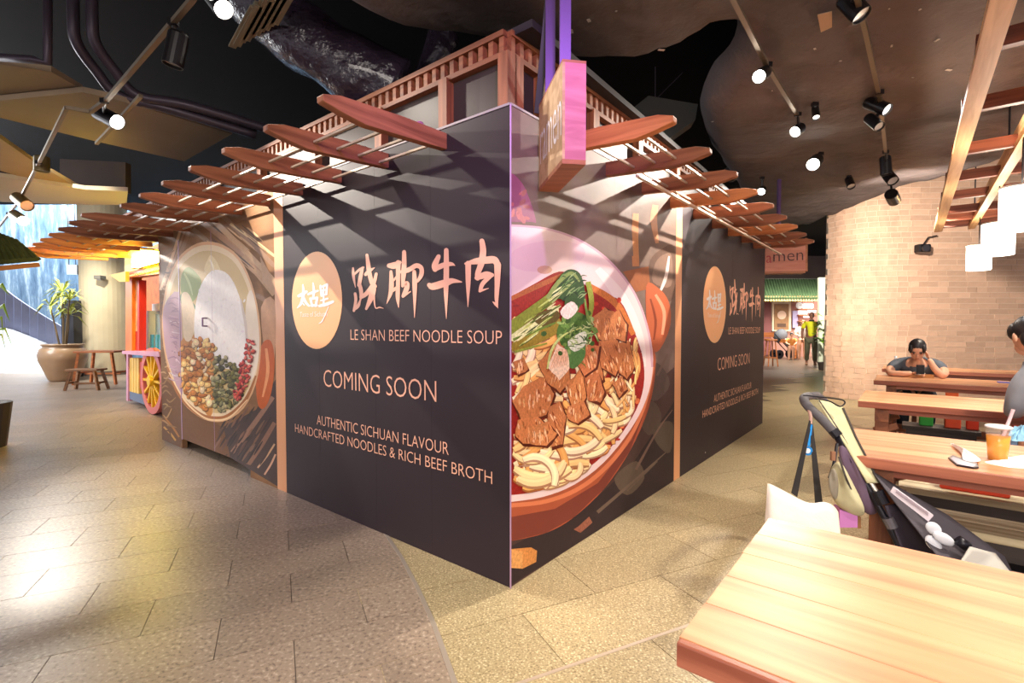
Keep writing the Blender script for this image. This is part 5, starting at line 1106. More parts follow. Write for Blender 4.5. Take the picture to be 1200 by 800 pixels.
def head(body_thing, c, f, up, hair_m, skin_m, k=1., long_hair=False):
    """skull, face and ears joined to the body's colour; f = facing direction, up = crown direction"""
    f = Vector(f).normalized(); up = (Vector(up)-f*Vector(up).dot(f)).normalized(); l = up.cross(f); M = Matrix((f, l, up)).transposed(); c = Vector(c)
    mb = MB().ell(c, (.092*k, .074*k, .112*k), M, 20, 14); mb.ell(c+M @ Vector((.045, 0, -.055))*k, (.05*k, .056*k, .06*k), M, 14, 10)
    mb.ell(c+M @ Vector((.097, 0, -.02))*k, (.018*k, .014*k, .026*k), M, 10, 8)
    for s in (-1, 1): mb.ell(c+M @ Vector((-.005, s*.076, -.012))*k, (.018*k, .010*k, .03*k), M, 10, 8)
    o = mb.build('face', skin_m, body_thing, smooth=True)
    for s in (-1, 1): MB().ell(c+M @ Vector((.083, s*.032, .006))*k, (.008*k, .011*k, .004*k), M, 8, 6).build('eye', EYEM, o); MB().ell(c+M @ Vector((.084, s*.033, .028))*k, (.010*k, .02*k, .004*k), M, 8, 6).build('eyebrow', hair_m, o)
    MB().ell(c+M @ Vector((.088, 0, -.064))*k, (.008*k, .022*k, .007*k), M, 8, 6).build('mouth', LIP, o)
    hb = MB()
    if hair_m is not skin_m:
        hb.ell(c+M @ Vector((-.018, 0, .030))*k, (.096*k, .083*k, .098*k), M, 18, 12); hb.ell(c+M @ Vector((-.05, 0, -.03))*k, (.058*k, .076*k, .085*k), M, 14, 10)
        for s in (-1, 1): hb.ell(c+M @ Vector((.02, s*.058, .035))*k, (.058*k, .026*k, .055*k), M, 12, 8)
        if long_hair: hb.ell(c+M @ Vector((-.1, 0, -.02))*k, (.035*k, .035*k, .04*k), M, 10, 8)
        hb.build('hair', hair_m, body_thing, smooth=True)
def hand(par, wrist, dirv, palm_n, m, curl=.5, k=1.):
    """palm, four unequal fingers and a thumb leaving the side of the palm"""
    d = Vector(dirv).normalized(); n = (Vector(palm_n)-d*Vector(palm_n).dot(d)).normalized(); s = d.cross(n); w = Vector(wrist); mb = MB()
    M = Matrix((d, s, n)).transposed(); mb.ell(w+d*.045*k, (.05*k, .036*k, .016*k), M, 12, 8)
    for i, ln in enumerate((.062, .072, .068, .052)):
        b = w+d*.08*k+s*(.027-.018*i)*k; a = 0; pts = [b-d*.01]; q = b; 
        for j in range(3):
            a += curl*.7; dd = d*math.cos(a)+n*math.sin(a); q = q+dd*ln/3*k; pts.append(q)
        mb.tube(pts, [.0085*k, .0085*k, .0078*k, .006*k], 8)
    b = w+d*.03*k+s*.034*k; mb.tube([b-s*.008*k, b+s*.018*k+d*.018*k, b+s*.024*k+d*.042*k+n*.01*k], [.011*k, .0095*k, .007*k], 8)
    return mb.build('hand', m, par, smooth=True)
# ---- woman leaning on her hand at the fourth table
pw = TB(.06, 8.02, 0); wm = thing('person', pw, 'person in a grey t-shirt resting head on one hand, looking at a phone', 'person'); P = frame(pw, -ED); 
# P: forward a (towards camera), b to her left (image right)
hc = P(.50, .0, 1.085); neck = P(.40, .01, .96)
arms_l = [P(.30, .19, .93), P(.40, .27, .84), P(.56, .24, .785)]
chain_mesh('body', [[(P(0, 0, .55), .13), (P(.12, 0, .68), .125), (P(.26, 0, .83), .13), (P(.34, 0, .915), .085), (neck, .05), (P(.45, .005, 1.02), .05)],
    [(0, 2), (P(.30, .15, .91), .075), (P(.33, .20, .89), .062), (P(.45, .25, .82), .05), (P(.57, .22, .79), .042), (P(.57, .15, .88), .036), (P(.565, .105, .985), .028)],
    [(0, 2), (P(.30, -.15, .91), .075), (P(.33, -.21, .88), .062), (P(.46, -.26, .815), .048), (P(.57, -.24, .795), .04), (P(.62, -.12, .80), .034), (P(.63, -.04, .815), .026)],
    [(0, 0), (P(.1, .11, .50), .10), (P(.42, .12, .48), .075), (P(.46, .12, .25), .055), (P(.44, .12, .06), .042), (P(.54, .13, .035), .035)],
    [(0, 0), (P(.1, -.11, .50), .10), (P(.42, -.12, .48), .075), (P(.46, -.12, .25), .055), (P(.44, -.12, .06), .042), (P(.54, -.13, .035), .035)]], SKIN, wm)
chain_mesh('shirt', [[(P(-.02, 0, .50), .145), (P(.12, 0, .68), .14), (P(.26, 0, .83), .145), (P(.33, 0, .905), .10), (P(.37, 0, .935), .07)],
    [(0, 2), (P(.30, .15, .91), .088), (P(.335, .205, .885), .074), (P(.44, .245, .825), .064)], [(0, 2), (P(.30, -.15, .91), .088), (P(.335, -.215, .875), .074), (P(.45, -.255, .82), .062)]], GREYT, wm)
chain_mesh('trousers', [[(P(-.01, 0, .52), .14)], [(0, 0), (P(.1, .11, .50), .11), (P(.42, .12, .48), .085), (P(.46, .12, .25), .065), (P(.44, .12, .08), .052)], [(0, 0), (P(.1, -.11, .50), .11), (P(.42, -.12, .48), .085), (P(.46, -.12, .25), .065), (P(.44, -.12, .08), .052)]], mat('dark_trousers', lin(48, 48, 56), .8), wm)
fd = (-ED.x*.75+0, -ED.y*.75, -.62); head(wm, hc, fd, (-ED.x*.4, -ED.y*.4, .9), HAIR, SKIN, 1.0, True)
hand(wm, P(.565, .105, .985), (P(.52, .07, 1.08)-P(.565, .105, .985)), P(0, -1, 0)-P(0, 0, 0), SKIN, .25, .95); hand(wm, P(.63, -.04, .815), P(.66, .05, .83)-P(.63, -.04, .815), (0, 0, -1), SKIN, .9, .95)
o = MB().box(P(.66, .03, .862), (.075, .15, .009), RZ_D, M=Matrix.Rotation(RZ_D, 3, 'Z') @ Matrix.Rotation(PI/2-.9, 3, 'X')).build('smartphone', mat('phone_black', lin(30, 30, 34), .2), bevel=.003); tag(o, 'black smartphone held by the person in the grey t-shirt', 'phone')
# ---- person in the grey sweater at the right edge
pr = TB(.73, 4.34, 0); pp = thing('person', pr, 'person in a grey sweater and jeans cut by the right edge, elbow out', 'person'); P = frame(pr, ED*.96-DD*.28)
hk_ = P(.07, .15, 1.30)
chain_mesh('body', [[(P(0, 0, .56), .14), (P(.02, 0, .75), .14), (P(.04, 0, .98), .125), (P(.04, .03, 1.10), .08), (P(.05, .08, 1.17), .052), (P(.06, .12, 1.23), .052)],
    [(0, 2), (P(.03, .15, 1.07), .06), (P(.03, .195, 1.02), .05), (P(.05, .215, .88), .044), (P(.12, .20, .82), .04), (P(.28, .10, .80), .036), (P(.36, .03, .81), .028)],
    [(0, 2), (P(.03, -.15, 1.07), .075), (P(.03, -.20, 1.02), .064), (P(.08, -.24, .86), .052), (P(.18, -.2, .80), .044), (P(.33, -.12, .80), .036), (P(.42, -.06, .81), .028)],
    [(0, 0), (P(.12, .1, .53), .11), (P(.44, .13, .51), .08), (P(.46, .13, .26), .06), (P(.42, .13, .06), .045), (P(.53, .14, .035), .038)], [(0, 0), (P(.12, -.1, .53), .11), (P(.44, -.13, .51), .08), (P(.46, -.13, .26), .06), (P(.42, -.13, .06), .045), (P(.53, -.14, .035), .038)]], SKIN, pp)
chain_mesh('sweater', [[(P(0, 0, .52), .155), (P(.02, 0, .75), .152), (P(.04, 0, .98), .135), (P(.04, .02, 1.08), .10), (P(.045, .05, 1.13), .07)], [(0, 2), (P(.03, .15, 1.07), .072), (P(.03, .195, 1.02), .060), (P(.045, .215, .92), .054), (P(.06, .215, .84), .052), (P(.14, .19, .815), .048), (P(.27, .105, .805), .042)], [(0, 2), (P(.03, -.15, 1.07), .088), (P(.03, -.20, 1.02), .078), (P(.08, -.24, .86), .066), (P(.18, -.2, .805), .056), (P(.32, -.125, .805), .046)]], SWEAT, pp)
chain_mesh('jeans', [[(P(0, 0, .55), .15)], [(0, 0), (P(.12, .1, .53), .12), (P(.44, .13, .51), .09), (P(.46, .13, .26), .07), (P(.42, .13, .09), .056)], [(0, 0), (P(.12, -.1, .53), .12), (P(.44, -.13, .51), .09), (P(.46, -.13, .26), .07), (P(.42, -.13, .09), .056)]], JEAN, pp)
head(pp, hk_, P(1, .1, -.35)-P(0, 0, 0), (0, 0, 1), HAIR, SKIN, 1.0); hand(pp, P(.36, .03, .81), P(1, -.4, -.1)-P(0, 0, 0), (0, 0, -1), SKIN, .6); hand(pp, P(.42, -.06, .81), P(1, .2, -.1)-P(0, 0, 0), (0, 0, -1), SKIN, .6)
# ---- man in the yellow polo shirt, walking
pm = G(950, 428, 0); my = thing('person', pm, 'person in a bright yellow polo shirt and olive trousers walking in the passage', 'person'); P = frame(pm, (-.5, -.87))
chain_mesh('body', [[(P(0, 0, .98), .13), (P(0, 0, 1.15), .13), (P(0, 0, 1.38), .15), (P(0, 0, 1.50), .09), (P(0, 0, 1.56), .055), (P(.01, 0, 1.62), .055)],
    [(0, 2), (P(0, .17, 1.46), .075), (P(0, .22, 1.40), .062), (P(-.05, .27, 1.16), .046), (P(.02, .29, .95), .036), (P(.04, .29, .90), .028)], [(0, 2), (P(0, -.17, 1.46), .075), (P(0, -.22, 1.40), .062), (P(.0, -.27, 1.16), .046), (P(.1, -.27, .96), .036), (P(.12, -.27, .91), .028)],
    [(0, 0), (P(.02, .1, .88), .10), (P(.12, .11, .50), .066), (P(.08, .12, .10), .045), (P(.20, .13, .04), .04)], [(0, 0), (P(-.02, -.1, .88), .10), (P(-.02, -.11, .50), .066), (P(-.16, -.12, .12), .045), (P(-.06, -.13, .04), .04)]], SKIND, my)
chain_mesh('polo_shirt', [[(P(0, 0, .93), .155), (P(0, 0, 1.15), .15), (P(0, 0, 1.38), .168), (P(0, 0, 1.49), .11), (P(0, 0, 1.52), .08)], [(0, 2), (P(0, .17, 1.46), .09), (P(0, .23, 1.38), .08), (P(-.02, .25, 1.25), .072)], [(0, 2), (P(0, -.17, 1.46), .09), (P(0, -.23, 1.38), .08), (P(0, -.25, 1.25), .072)]], YEL, my)
MB().lathe([(.07, 0), (.085, .01), (.075, .05), (.06, .05)], P(0, 0, 1.52), 14).build('collar', mat('black_collar', lin(34, 32, 30), .7), my)
chain_mesh('trousers', [[(P(0, 0, .95), .145)], [(0, 0), (P(.02, .1, .88), .115), (P(.12, .11, .50), .085), (P(.08, .12, .13), .07)], [(0, 0), (P(-.02, -.1, .88), .115), (P(-.02, -.11, .50), .085), (P(-.15, -.12, .15), .07)]], OLIVE, my)
for a, b in ((.14, .125), (-.1, -.125)): MB().ell(P(a, b, .045), (.13, .05, .045), Matrix.Rotation(math.atan2(-.87, -.5), 3, 'Z'), 12, 8).build('shoe', mat('tan_shoe', lin(176, 134, 104), .6), my, smooth=True)
head(my, P(.02, 0, 1.73), (-.5, -.87, 0), (0, 0, 1), SKIND, SKIND, 1.05); hand(my, P(.04, .29, .90), (0, 0, -1), (1, 0, 0), SKIND, .5); hand(my, P(.12, -.27, .91), (0, 0, -1), (1, 0, 0), SKIND, .5)
# ---- two people at the stall behind
def seated(px, py, Yd, shirt, label, k=1., lean=.12, hair=HAIR):
    b = D(px, py, Yd); t = thing('person', Vector((b.x, b.y, 0)), label, 'person'); P = frame((b.x, b.y, 0), (-.45, -.9)); z0 = b.z
    chain_mesh('body', [[(P(-.1, 0, z0-.62*k), .13*k), (P(-.04, 0, z0-.4*k), .14*k), (P(lean*.5, 0, z0-.18*k), .08*k), (P(lean, 0, z0-.1*k), .05*k)], [(0, 1), (P(0, .18*k, z0-.24*k), .07*k), (P(.1, .24*k, z0-.45*k), .05*k), (P(.3, .15*k, z0-.48*k), .035*k)], [(0, 1), (P(0, -.18*k, z0-.24*k), .07*k), (P(.1, -.24*k, z0-.45*k), .05*k), (P(.3, -.15*k, z0-.48*k), .035*k)],
        [(0, 0), (P(.05, .1*k, z0-.68*k), .1*k), (P(.0, .1*k, max(.3, z0-1.1*k)), .07*k), (P(0, .1*k, .05), .05*k)], [(0, 0), (P(.05, -.1*k, z0-.68*k), .1*k), (P(.0, -.1*k, max(.3, z0-1.1*k)), .07*k), (P(0, -.1*k, .05), .05*k)]], SKIN, t)
    chain_mesh('shirt', [[(P(-.1, 0, z0-.66*k), .15*k), (P(-.04, 0, z0-.4*k), .16*k), (P(lean*.4, 0, z0-.2*k), .1*k)], [(0, 1), (P(0, .18*k, z0-.24*k), .085*k), (P(.08, .23*k, z0-.40*k), .068*k)], [(0, 1), (P(0, -.18*k, z0-.24*k), .085*k), (P(.08, -.23*k, z0-.40*k), .068*k)]], shirt, t)
    head(t, P(lean+.04, 0, z0), (-.45, -.9, -.5), (0, 0, 1), hair, SKIN, k); hand(t, P(.3, .15*k, z0-.48*k), P(1, -.3, 0)-P(0, 0, 0), (0, 0, -1), SKIN, .6, k); hand(t, P(.3, -.15*k, z0-.48*k), P(1, .3, 0)-P(0, 0, 0), (0, 0, -1), SKIN, .6, k)
seated(940.5, 378.5, 19.4, mat('white_shirt', lin(226, 226, 222), .8), 'person in a white shirt bending over the far stall table', 1.0, .2, mat('brown_hair', lin(120, 70, 40), .5))
seated(927.5, 392, 18.9, mat('orange_top', lin(214, 140, 70), .8), 'dark haired child in an orange top beside the far stroller', .72, .08)

# ================================================================== FAR STALL beyond the passage
STW = wood('stall_wood', lin(196, 118, 62), lin(150, 84, 44), .5, .8, .05)
Ys = 22.0
stall = thing('food_stall', D(930, 426, Ys), 'far food stall with green tiled eave, framed poster and bright shelves', 'stall')
def pxbox(name, x0, y0, x1, y1, Y, dep, m, par=None, label=None):
    return MB().prism([D(x0, y0, Y), D(x1, y0, Y), D(x1, y1, Y), D(x0, y1, Y)], (0, dep, 0)).build(name, m, par, label=label)
pxbox('back_wall', 880, 340, 1000, 418, Ys, .1, mat('stall_pink', lin(176, 128, 116), .7, noise=(2, .15)), stall)
pxbox('side_panel', 895, 345, 904, 416, Ys-.15, .1, mat('stall_maroon', lin(120, 70, 70), .7), stall)
pf = pxbox('poster_frame', 905, 352, 927, 388, Ys-.2, .08, mat('frame_cream', lin(224, 204, 176), .5), stall)
pxbox('poster', 907.5, 356, 924.5, 386, Ys-.24, .03, mat('poster_brown', lin(150, 112, 78), .5, noise=(4, .3)), stall)
pp_ = D(916, 369, Ys-.27); MB().lathe([(0, 0), (.19, 0), (.19, .02), (0, .02)], pp_, 20, Matrix.Rotation(PI/2, 3, 'X')).build('poster_picture', mat('poster_disc', lin(222, 190, 168), .5), stall); pxbox('poster_caption', 911, 379, 921, 383, Ys-.26, .01, mat('poster_dark', lin(90, 66, 54), .5), stall)
ck = D(936.5, 358, Ys-.2); MB().lathe([(0, 0), (.15, 0), (.15, .04), (0, .04)], ck, 20, Matrix.Rotation(PI/2, 3, 'X')).build('wall_clock', mat('clock_white', lin(236, 234, 236), .4), stall); MB().bar(ck+Vector((0, -.05, 0)), ck+Vector((.07, -.05, .05)), .015, .012).build('clock_hand', EYEM, stall)
pxbox('light_panel', 929, 364, 935, 384, Ys-.15, .05, mat('lilac_panel', lin(176, 166, 206), .5), stall)
for (x0, x1, y0, y1) in [(941, 953, 356, 361), (936, 946, 364, 368), (947, 956, 362, 366), (942, 950, 370, 372)]: pxbox('lit_menu', x0, y0, x1, y1, Ys-.15, .04, mat('menu_glow', (.95, .92, .9), .5, emit=((1, .95, .92), 1.6)), stall)
for k in range(3): pxbox('shelf', 936, 362+k*7, 957, 363+k*7, Ys-.3, .28, STW, stall)
GRT = mat('green_roof_tile', lin(44, 60, 40), .4, noise=(3, .3)); 
pxbox('eave_board', 893, 347, 962, 351, Ys-1.6, .1, STW, stall)
for k in range(24):
    x = 890+k*3.1; MB().tube([D(x, 350, Ys-1.7), D(x-6, 328, Ys-.1)], .055, 8).build('roof_tile_row', GRT, stall)
pxbox('roof_deck', 884, 326, 962, 349, Ys-.05, .1, mat('roof_deck', lin(30, 32, 26), .8), stall)
for k in range(20):
    c = D(897+k*3.2, 352, Ys-1.72); MB().ell(c, (.045, .02, .045), None, 10, 6).build('eave_tile_end', mat('tile_end_gold', lin(150, 132, 74), .4), stall)
pxbox('counter', 926, 398, 950, 402, Ys-2.2, .9, STW, stall); pxbox('counter_leg', 931, 402, 933.5, 420, Ys-2.2, .08, STW, stall); pxbox('counter_leg', 946, 402, 948, 420, Ys-2.2, .08, STW, stall)
o = pxbox('pillar', 960, 325, 976, 430, 15.6, .08, mat('pale_green_plaster', lin(224, 232, 204), .7)); tag(o, 'pale greenish pillar beside the brick wall corner', 'pillar')
# plant behind the man
def leafy(name, base, label, n, hgt, spread, m, seed=1, par_label='potted plant'):
    rg = random.Random(seed); t = thing(name, base, label, 'plant'); 
    MB().lathe([(0, 0), (.14, 0), (.18, .25), (.16, .25), (0, .22)], base, 14).build('pot', mat('plant_pot', lin(70, 60, 54), .6), t)
    MB().tube([base+Vector((0, 0, .2)), base+Vector((0, 0, hgt*.8))], .02, 6).build('stem', mat('plant_stem', lin(86, 70, 44), .7), t)
    for k in range(n):
        a = rg.uniform(0, 2*PI); z = rg.uniform(.45, 1)*hgt; r = rg.uniform(.3, 1)*spread; c = base+Vector((math.cos(a)*r, math.sin(a)*r, z)); M = Matrix.Rotation(a, 3, 'Z') @ Matrix.Rotation(rg.uniform(-.6, .9), 3, 'Y')
        MB().ell(c, (.12, .06, .008), M, 8, 4).build('leaf', m, t)
    return t
LEAF = mat('green_leaf', lin(106, 150, 40), .5, noise=(6, .2), rnd=.25)
leafy('potted_plant', D(964, 424, 16.5)*Vector((1, 1, 0)) if False else Vector((D(966, 420, 15.2).x, 15.2, 0)), 'leafy green plant between the yellow shirt and the brick wall', 26, 1.75, .28, LEAF, 4)
# white tyre-like seat
ty = G(968, 424, 0); tt = Vector((ty.x, ty.y, .42)); mb = MB(); prof = [(.42+.14*math.cos(2*PI*k/10), .14*math.sin(2*PI*k/10)) for k in range(11)]
vs = []
o = MB().lathe(prof, tt, 24, Matrix.Rotation(PI/2, 3, 'X')).build('painted_tyre', mat('white_rubber', lin(226, 214, 200), .6), smooth=True); tag(o, 'white painted tyre standing behind the man in yellow', 'tyre')
# high stool
sb0 = G(903, 429, 0); hs = thing('bar_stool', sb0, 'tall orange wooden stool at the far end of the hoarding', 'stool')
MB().lathe([(0, .86), (.19, .86), (.2, .88), (.19, .92), (0, .92)], sb0, 16).build('seat', STW, hs)
for k in range(4): a = PI/4+k*PI/2; MB().tube([sb0+Vector((math.cos(a)*.13, math.sin(a)*.13, .87)), sb0+Vector((math.cos(a)*.23, math.sin(a)*.23, 0))], .022, 8).build('leg', STW, hs)
MB().lathe([(.18, .28), (.205, .28), (.205, .31), (.18, .31), (.18, .28)], sb0, 12).build('foot_ring', STW, hs); MB().bar(sb0+Vector((-.17, .15, .92)), sb0+Vector((.17, .15, .92)), .03, .03).build('back_rail', STW, hs); pxb = MB().box(sb0+Vector((0, .17, 1.06)), (.36, .03, .16)).build('backrest', STW, hs)
# far stroller
fs0 = G(917, 420, 0); fst = thing('stroller', fs0, 'small grey stroller parked at the far stall', 'stroller')
GS = mat('far_stroller_grey', lin(70, 72, 80), .8); GSL = mat('far_stroller_light', lin(186, 186, 190), .6)
MB().ell(fs0+Vector((-.1, 0, .95)), (.26, .25, .30), Matrix.Rotation(.5, 3, 'Y'), 16, 10).build('hood', GS, fst, smooth=True); MB().bar(fs0+Vector((-.05, 0, .85)), fs0+Vector((.42, 0, .45)), .4, .1).build('seat', GSL, fst, bevel=.03)
MB().tube([fs0+Vector((-.45, .2, 1.05)), fs0+Vector((.35, .2, .2))], .02, 8).build('push_tube', STF, fst); MB().tube([fs0+Vector((-.45, -.2, 1.05)), fs0+Vector((.35, -.2, .2))], .02, 8).build('push_tube', STF, fst); MB().tube([fs0+Vector((-.45, .2, 1.05)), fs0+Vector((-.45, -.2, 1.05))], .022, 8).build('handle', STF, fst)
for x_ in (-.25, .42):
    for y_ in (-.22, .22): MB().lathe([(.06, -.03), (.17, -.03), (.19, 0), (.17, .03), (.06, .03), (.06, -.03)], fs0+Vector((x_, y_, .19)), 18, Matrix.Rotation(PI/2, 3, 'X')).build('wheel', STF, fst)

# ================================================================== LEFT: WATER GARDEN, PILLAR, PLANTS
def water_mat():
    m = bpy.data.materials.new('water_wall'); m.use_nodes = True; N, K = nm(m); b = N['Principled BSDF']
    tc = N.new('ShaderNodeTexCoord'); mp = N.new('ShaderNodeMapping'); mp.inputs['Scale'].default_value = (3.0, 1, .5); K.new(tc.outputs['Object'], mp.inputs[0]); t = N.new('ShaderNodeTexNoise'); t.inputs['Scale'].default_value = 1.3; t.inputs['Detail'].default_value = 9; t.inputs['Roughness'].default_value = .72; K.new(mp.outputs[0], t.inputs[0])
    rp = N.new('ShaderNodeValToRGB'); e = rp.color_ramp.elements; e[0].position = .34; e[0].color = (*lin(70, 104, 136), 1); e[1].position = .68; e[1].color = (*lin(214, 236, 250), 1); k = e.new(.52); k.color = (*lin(126, 160, 188), 1); K.new(t.outputs[0], rp.inputs[0]); K.new(rp.outputs[0], b.inputs['Base Color']); b.inputs['Roughness'].default_value = .35
    bp = N.new('ShaderNodeBump'); bp.inputs['Strength'].default_value = .6; bp.inputs['Distance'].default_value = .1; K.new(t.outputs[0], bp.inputs['Height']); K.new(bp.outputs[0], b.inputs['Normal']); return m
ww = MB().box((-14.5, 18.3, 3.0), (12, .3, 6)).build('waterfall', water_mat()); tag(ww, 'blue rippling waterfall behind the grey boards at left', 'water feature')
GRB = mat('grey_violet_board', lin(150, 156, 186), .6, noise=(3, .08), rnd=.08)
topc = lambda x: 333+(x/105)**.85*68 if x > 0 else 333+x*.5
botc = lambda x: 384+(max(x, 0)/105)*40
fen = thing('board_fence', D(50, 400, 15.5), 'curved fence of grey violet upright boards before the waterfall', 'fence')
for k in range(13):
    x0 = -12+k*9.4; x1 = x0+8.9; Yk = 15.6-.03*k
    MB().prism([D(x0, botc(x0)+6, Yk), D(x1, botc(x1)+6, Yk), D(x1, topc(x1), Yk), D(x0, topc(x0), Yk)], (0, .05, 0)).build('board', GRB, fen)
mb = MB(); xs = [-14+10*k for k in range(13)]
for a, b in zip(xs[:-1], xs[1:]): mb.prism([D(a, botc(a), 15.2), D(b, botc(b), 15.2), Vector((D(b, 420, 14.2).x, 14.2, 0)), Vector((D(a, 420, 14.2).x, 14.2, 0))], (0, .25, 0))
tag(mb.build('white_ramp', mat('white_plaster', lin(226, 230, 234), .6)), 'bright white sloping parapet below the grey boards', 'parapet')
cx = D(124, 400, 14.0); PLM = mat('cream_plaster', lin(214, 200, 168), .8, noise=(2.5, .08), bump=(30, .2, .01))
col = thing('pillar', (cx.x, 14.0, 0), 'cream plaster column behind the little table and stools', 'pillar')
MB().lathe([(0, 0), (.55, 0), (.55, 5.0), (0, 5.0)], (cx.x, 14.0, 0), 32).build('shaft', PLM, col, smooth=False); MB().lathe([(.555, 0), (.575, 0), (.575, .12), (.555, .12)], (cx.x, 14.0, 0), 32).build('base_ring', mat('skirt', lin(120, 108, 96), .6), col)
wl = D(117, 325, 13.4); w0 = thing('wall_lamp', wl, 'small grey wall lamp fixed on the cream column', 'lamp'); MB().box(wl, (.18, .2, .10)).build('housing', mat('lamp_grey', lin(120, 116, 108), .5), w0, bevel=.01); MB().box(wl+Vector((0, .02, -.06)), (.12, .12, .02)).build('diffuser', LENSD, w0)
o = MB().box(Vector((D(86, 380, 13.3).x, 13.25, 1.02)), (.32, .26, 2.04)).build('dark_cabinet', mat('dark_cabinet', lin(50, 52, 60), .5)); o.location.z += 0; tag(o, 'dark cabinet standing between the palm and the cream column', 'cabinet')
# big glazed pot and palm
pb = G(75, 446, 0); pot = thing('potted_palm', pb, 'leafy palm in a big tan glazed urn before the waterfall', 'plant')
MB().lathe([(0, 0), (.26, 0), (.30, .05), (.47, .52), (.485, .66), (.44, .80), (.38, .84), (.40, .88), (.43, .90), (.41, .92), (.36, .90), (.34, .82), (0, .82)], pb, 30).build('urn', mat('tan_glaze', lin(158, 128, 98), .35, noise=(3, .15), coat=.3), pot, smooth=True)
MB().lathe([(0, .80), (.35, .80), (.35, .82), (0, .82)], pb, 20).build('soil', mat('soil', lin(60, 48, 38), .9), pot)
PALM = mat('palm_leaf', lin(186, 196, 100), .5, noise=(5, .15), rnd=.25); rg = random.Random(5)
for q in [(-.18, .0, 1.0), (-.02, .05, 1.35), (.14, -.03, 1.15), (.05, .1, .8)]:
    tip = pb+Vector((q[0]*1.6, q[1], .85+q[2])); MB().tube([pb+Vector((q[0]*.4, q[1]*.4, .8)), pb+Vector((q[0], q[1], .85+q[2]*.5)), tip], [.022, .018, .012], 8).build('stem', mat('palm_stem', lin(116, 96, 66), .7), pot)
    for k in range(26):
        a = rg.uniform(0, 2*PI); el = rg.uniform(-.5, 1.1); ln = rg.uniform(.35, .66); d = Vector((math.cos(a)*math.cos(el), math.sin(a)*math.cos(el), math.sin(el))); s = d.cross(Vector((0, 0, 1))).normalized()*.028
        p1 = tip+d*ln*.5+Vector((0, 0, .03)); p2 = tip+d*ln+Vector((0, 0, -.16))
        MB().add([tip-s*.3, tip+s*.3, p1+s, p2, p1-s], [(0, 1, 2, 4), (4, 2, 3)]).build('frond', PALM, pot)
# little table with stools
OW = wood('stool_orange_wood', lin(190, 112, 58), lin(150, 80, 38), .5, .8, .06); BW = wood('stool_brown_wood', lin(150, 106, 70), lin(112, 76, 48), .5, .8, .06)
def stool(name, c, w, l, h, m, label, cat, rz=RZ_D, splay=.10, grp=None):
    t = thing(name, c, label, cat, grp); R3 = Matrix.Rotation(rz, 3, 'Z'); q = lambda x, y, z: c+R3 @ Vector((x, y, z))
    board('top', q(-l/2, 0, h-.02), q(l/2, 0, h-.02), w, .04, m, t, bevel=.004)
    for sx in (-1, 1):
        for sy in (-1, 1): MB().bar(q(sx*(l/2-.08), sy*(w/2-.05), h-.04), q(sx*(l/2-.08+splay), sy*(w/2-.05+splay*.4), 0), .05, .05).build('leg', m, t)
        MB().bar(q(sx*(l/2-.08+splay*.6), -w/2+.02, h*.35), q(sx*(l/2-.08+splay*.6), w/2-.02, h*.35), .035, .04).build('stretcher', m, t)
    MB().bar(q(-l/2+.05, 0, h*.3), q(l/2-.05, 0, h*.3), .035, .04).build('stretcher', m, t); return t
tb0 = G(121, 449, 0); stool('side_table', tb0, .62, .85, .78, OW, 'small orange wooden table before the cream column', 'table', .15)
stool('low_stool', G(102, 456.5, 0), .32, .62, .45, BW, 'low brown wooden stool in front of the small table', 'stool', .1)
stool('low_stool', G(133, 448, 0)+Vector((.45, .75, 0)), .32, .6, .45, mat('red_stool', lin(176, 74, 52), .5), 'low reddish stool behind the small table', 'stool', .3)
# tiled eave of a neighbouring kiosk, top left
RTG = mat('mossy_roof_tile', lin(84, 92, 50), .5, noise=(6, .3), rnd=.2)
ev = thing('tiled_eave', D(20, 300, 5.2), 'mossy green tiled roof corner at the left edge', 'roof')
a0, a1 = D(-70, 316, 4.9), D(44, 306, 5.6); up_ = D(-60, 258, 5.5)-a0
MB().prism([a0, a1, a1+Vector((-.32, .1, .2)), a0+up_], (0, .05, .03)).build('roof_deck', mat('roof_deck_l', lin(52, 56, 34), .8), ev)
for k in range(17):
    f_ = k/16; b = a0.lerp(a1, f_); tp = (a0+up_).lerp(a1+Vector((-.32, .1, .2)), f_)
    for j in range(4):
        p0 = b.lerp(tp, j/4)+Vector((0, -.02, .02)); p1 = b.lerp(tp, (j+1.12)/4)+Vector((0, -.02, .04)); MB().tube([p0, p1], [.034, .028], 8).build('roof_tile', RTG, ev)
board('eave_beam', a0+Vector((0, .06, -.03)), a1+Vector((-.05, .06, -.03)), .05, .05, ORW, ev)
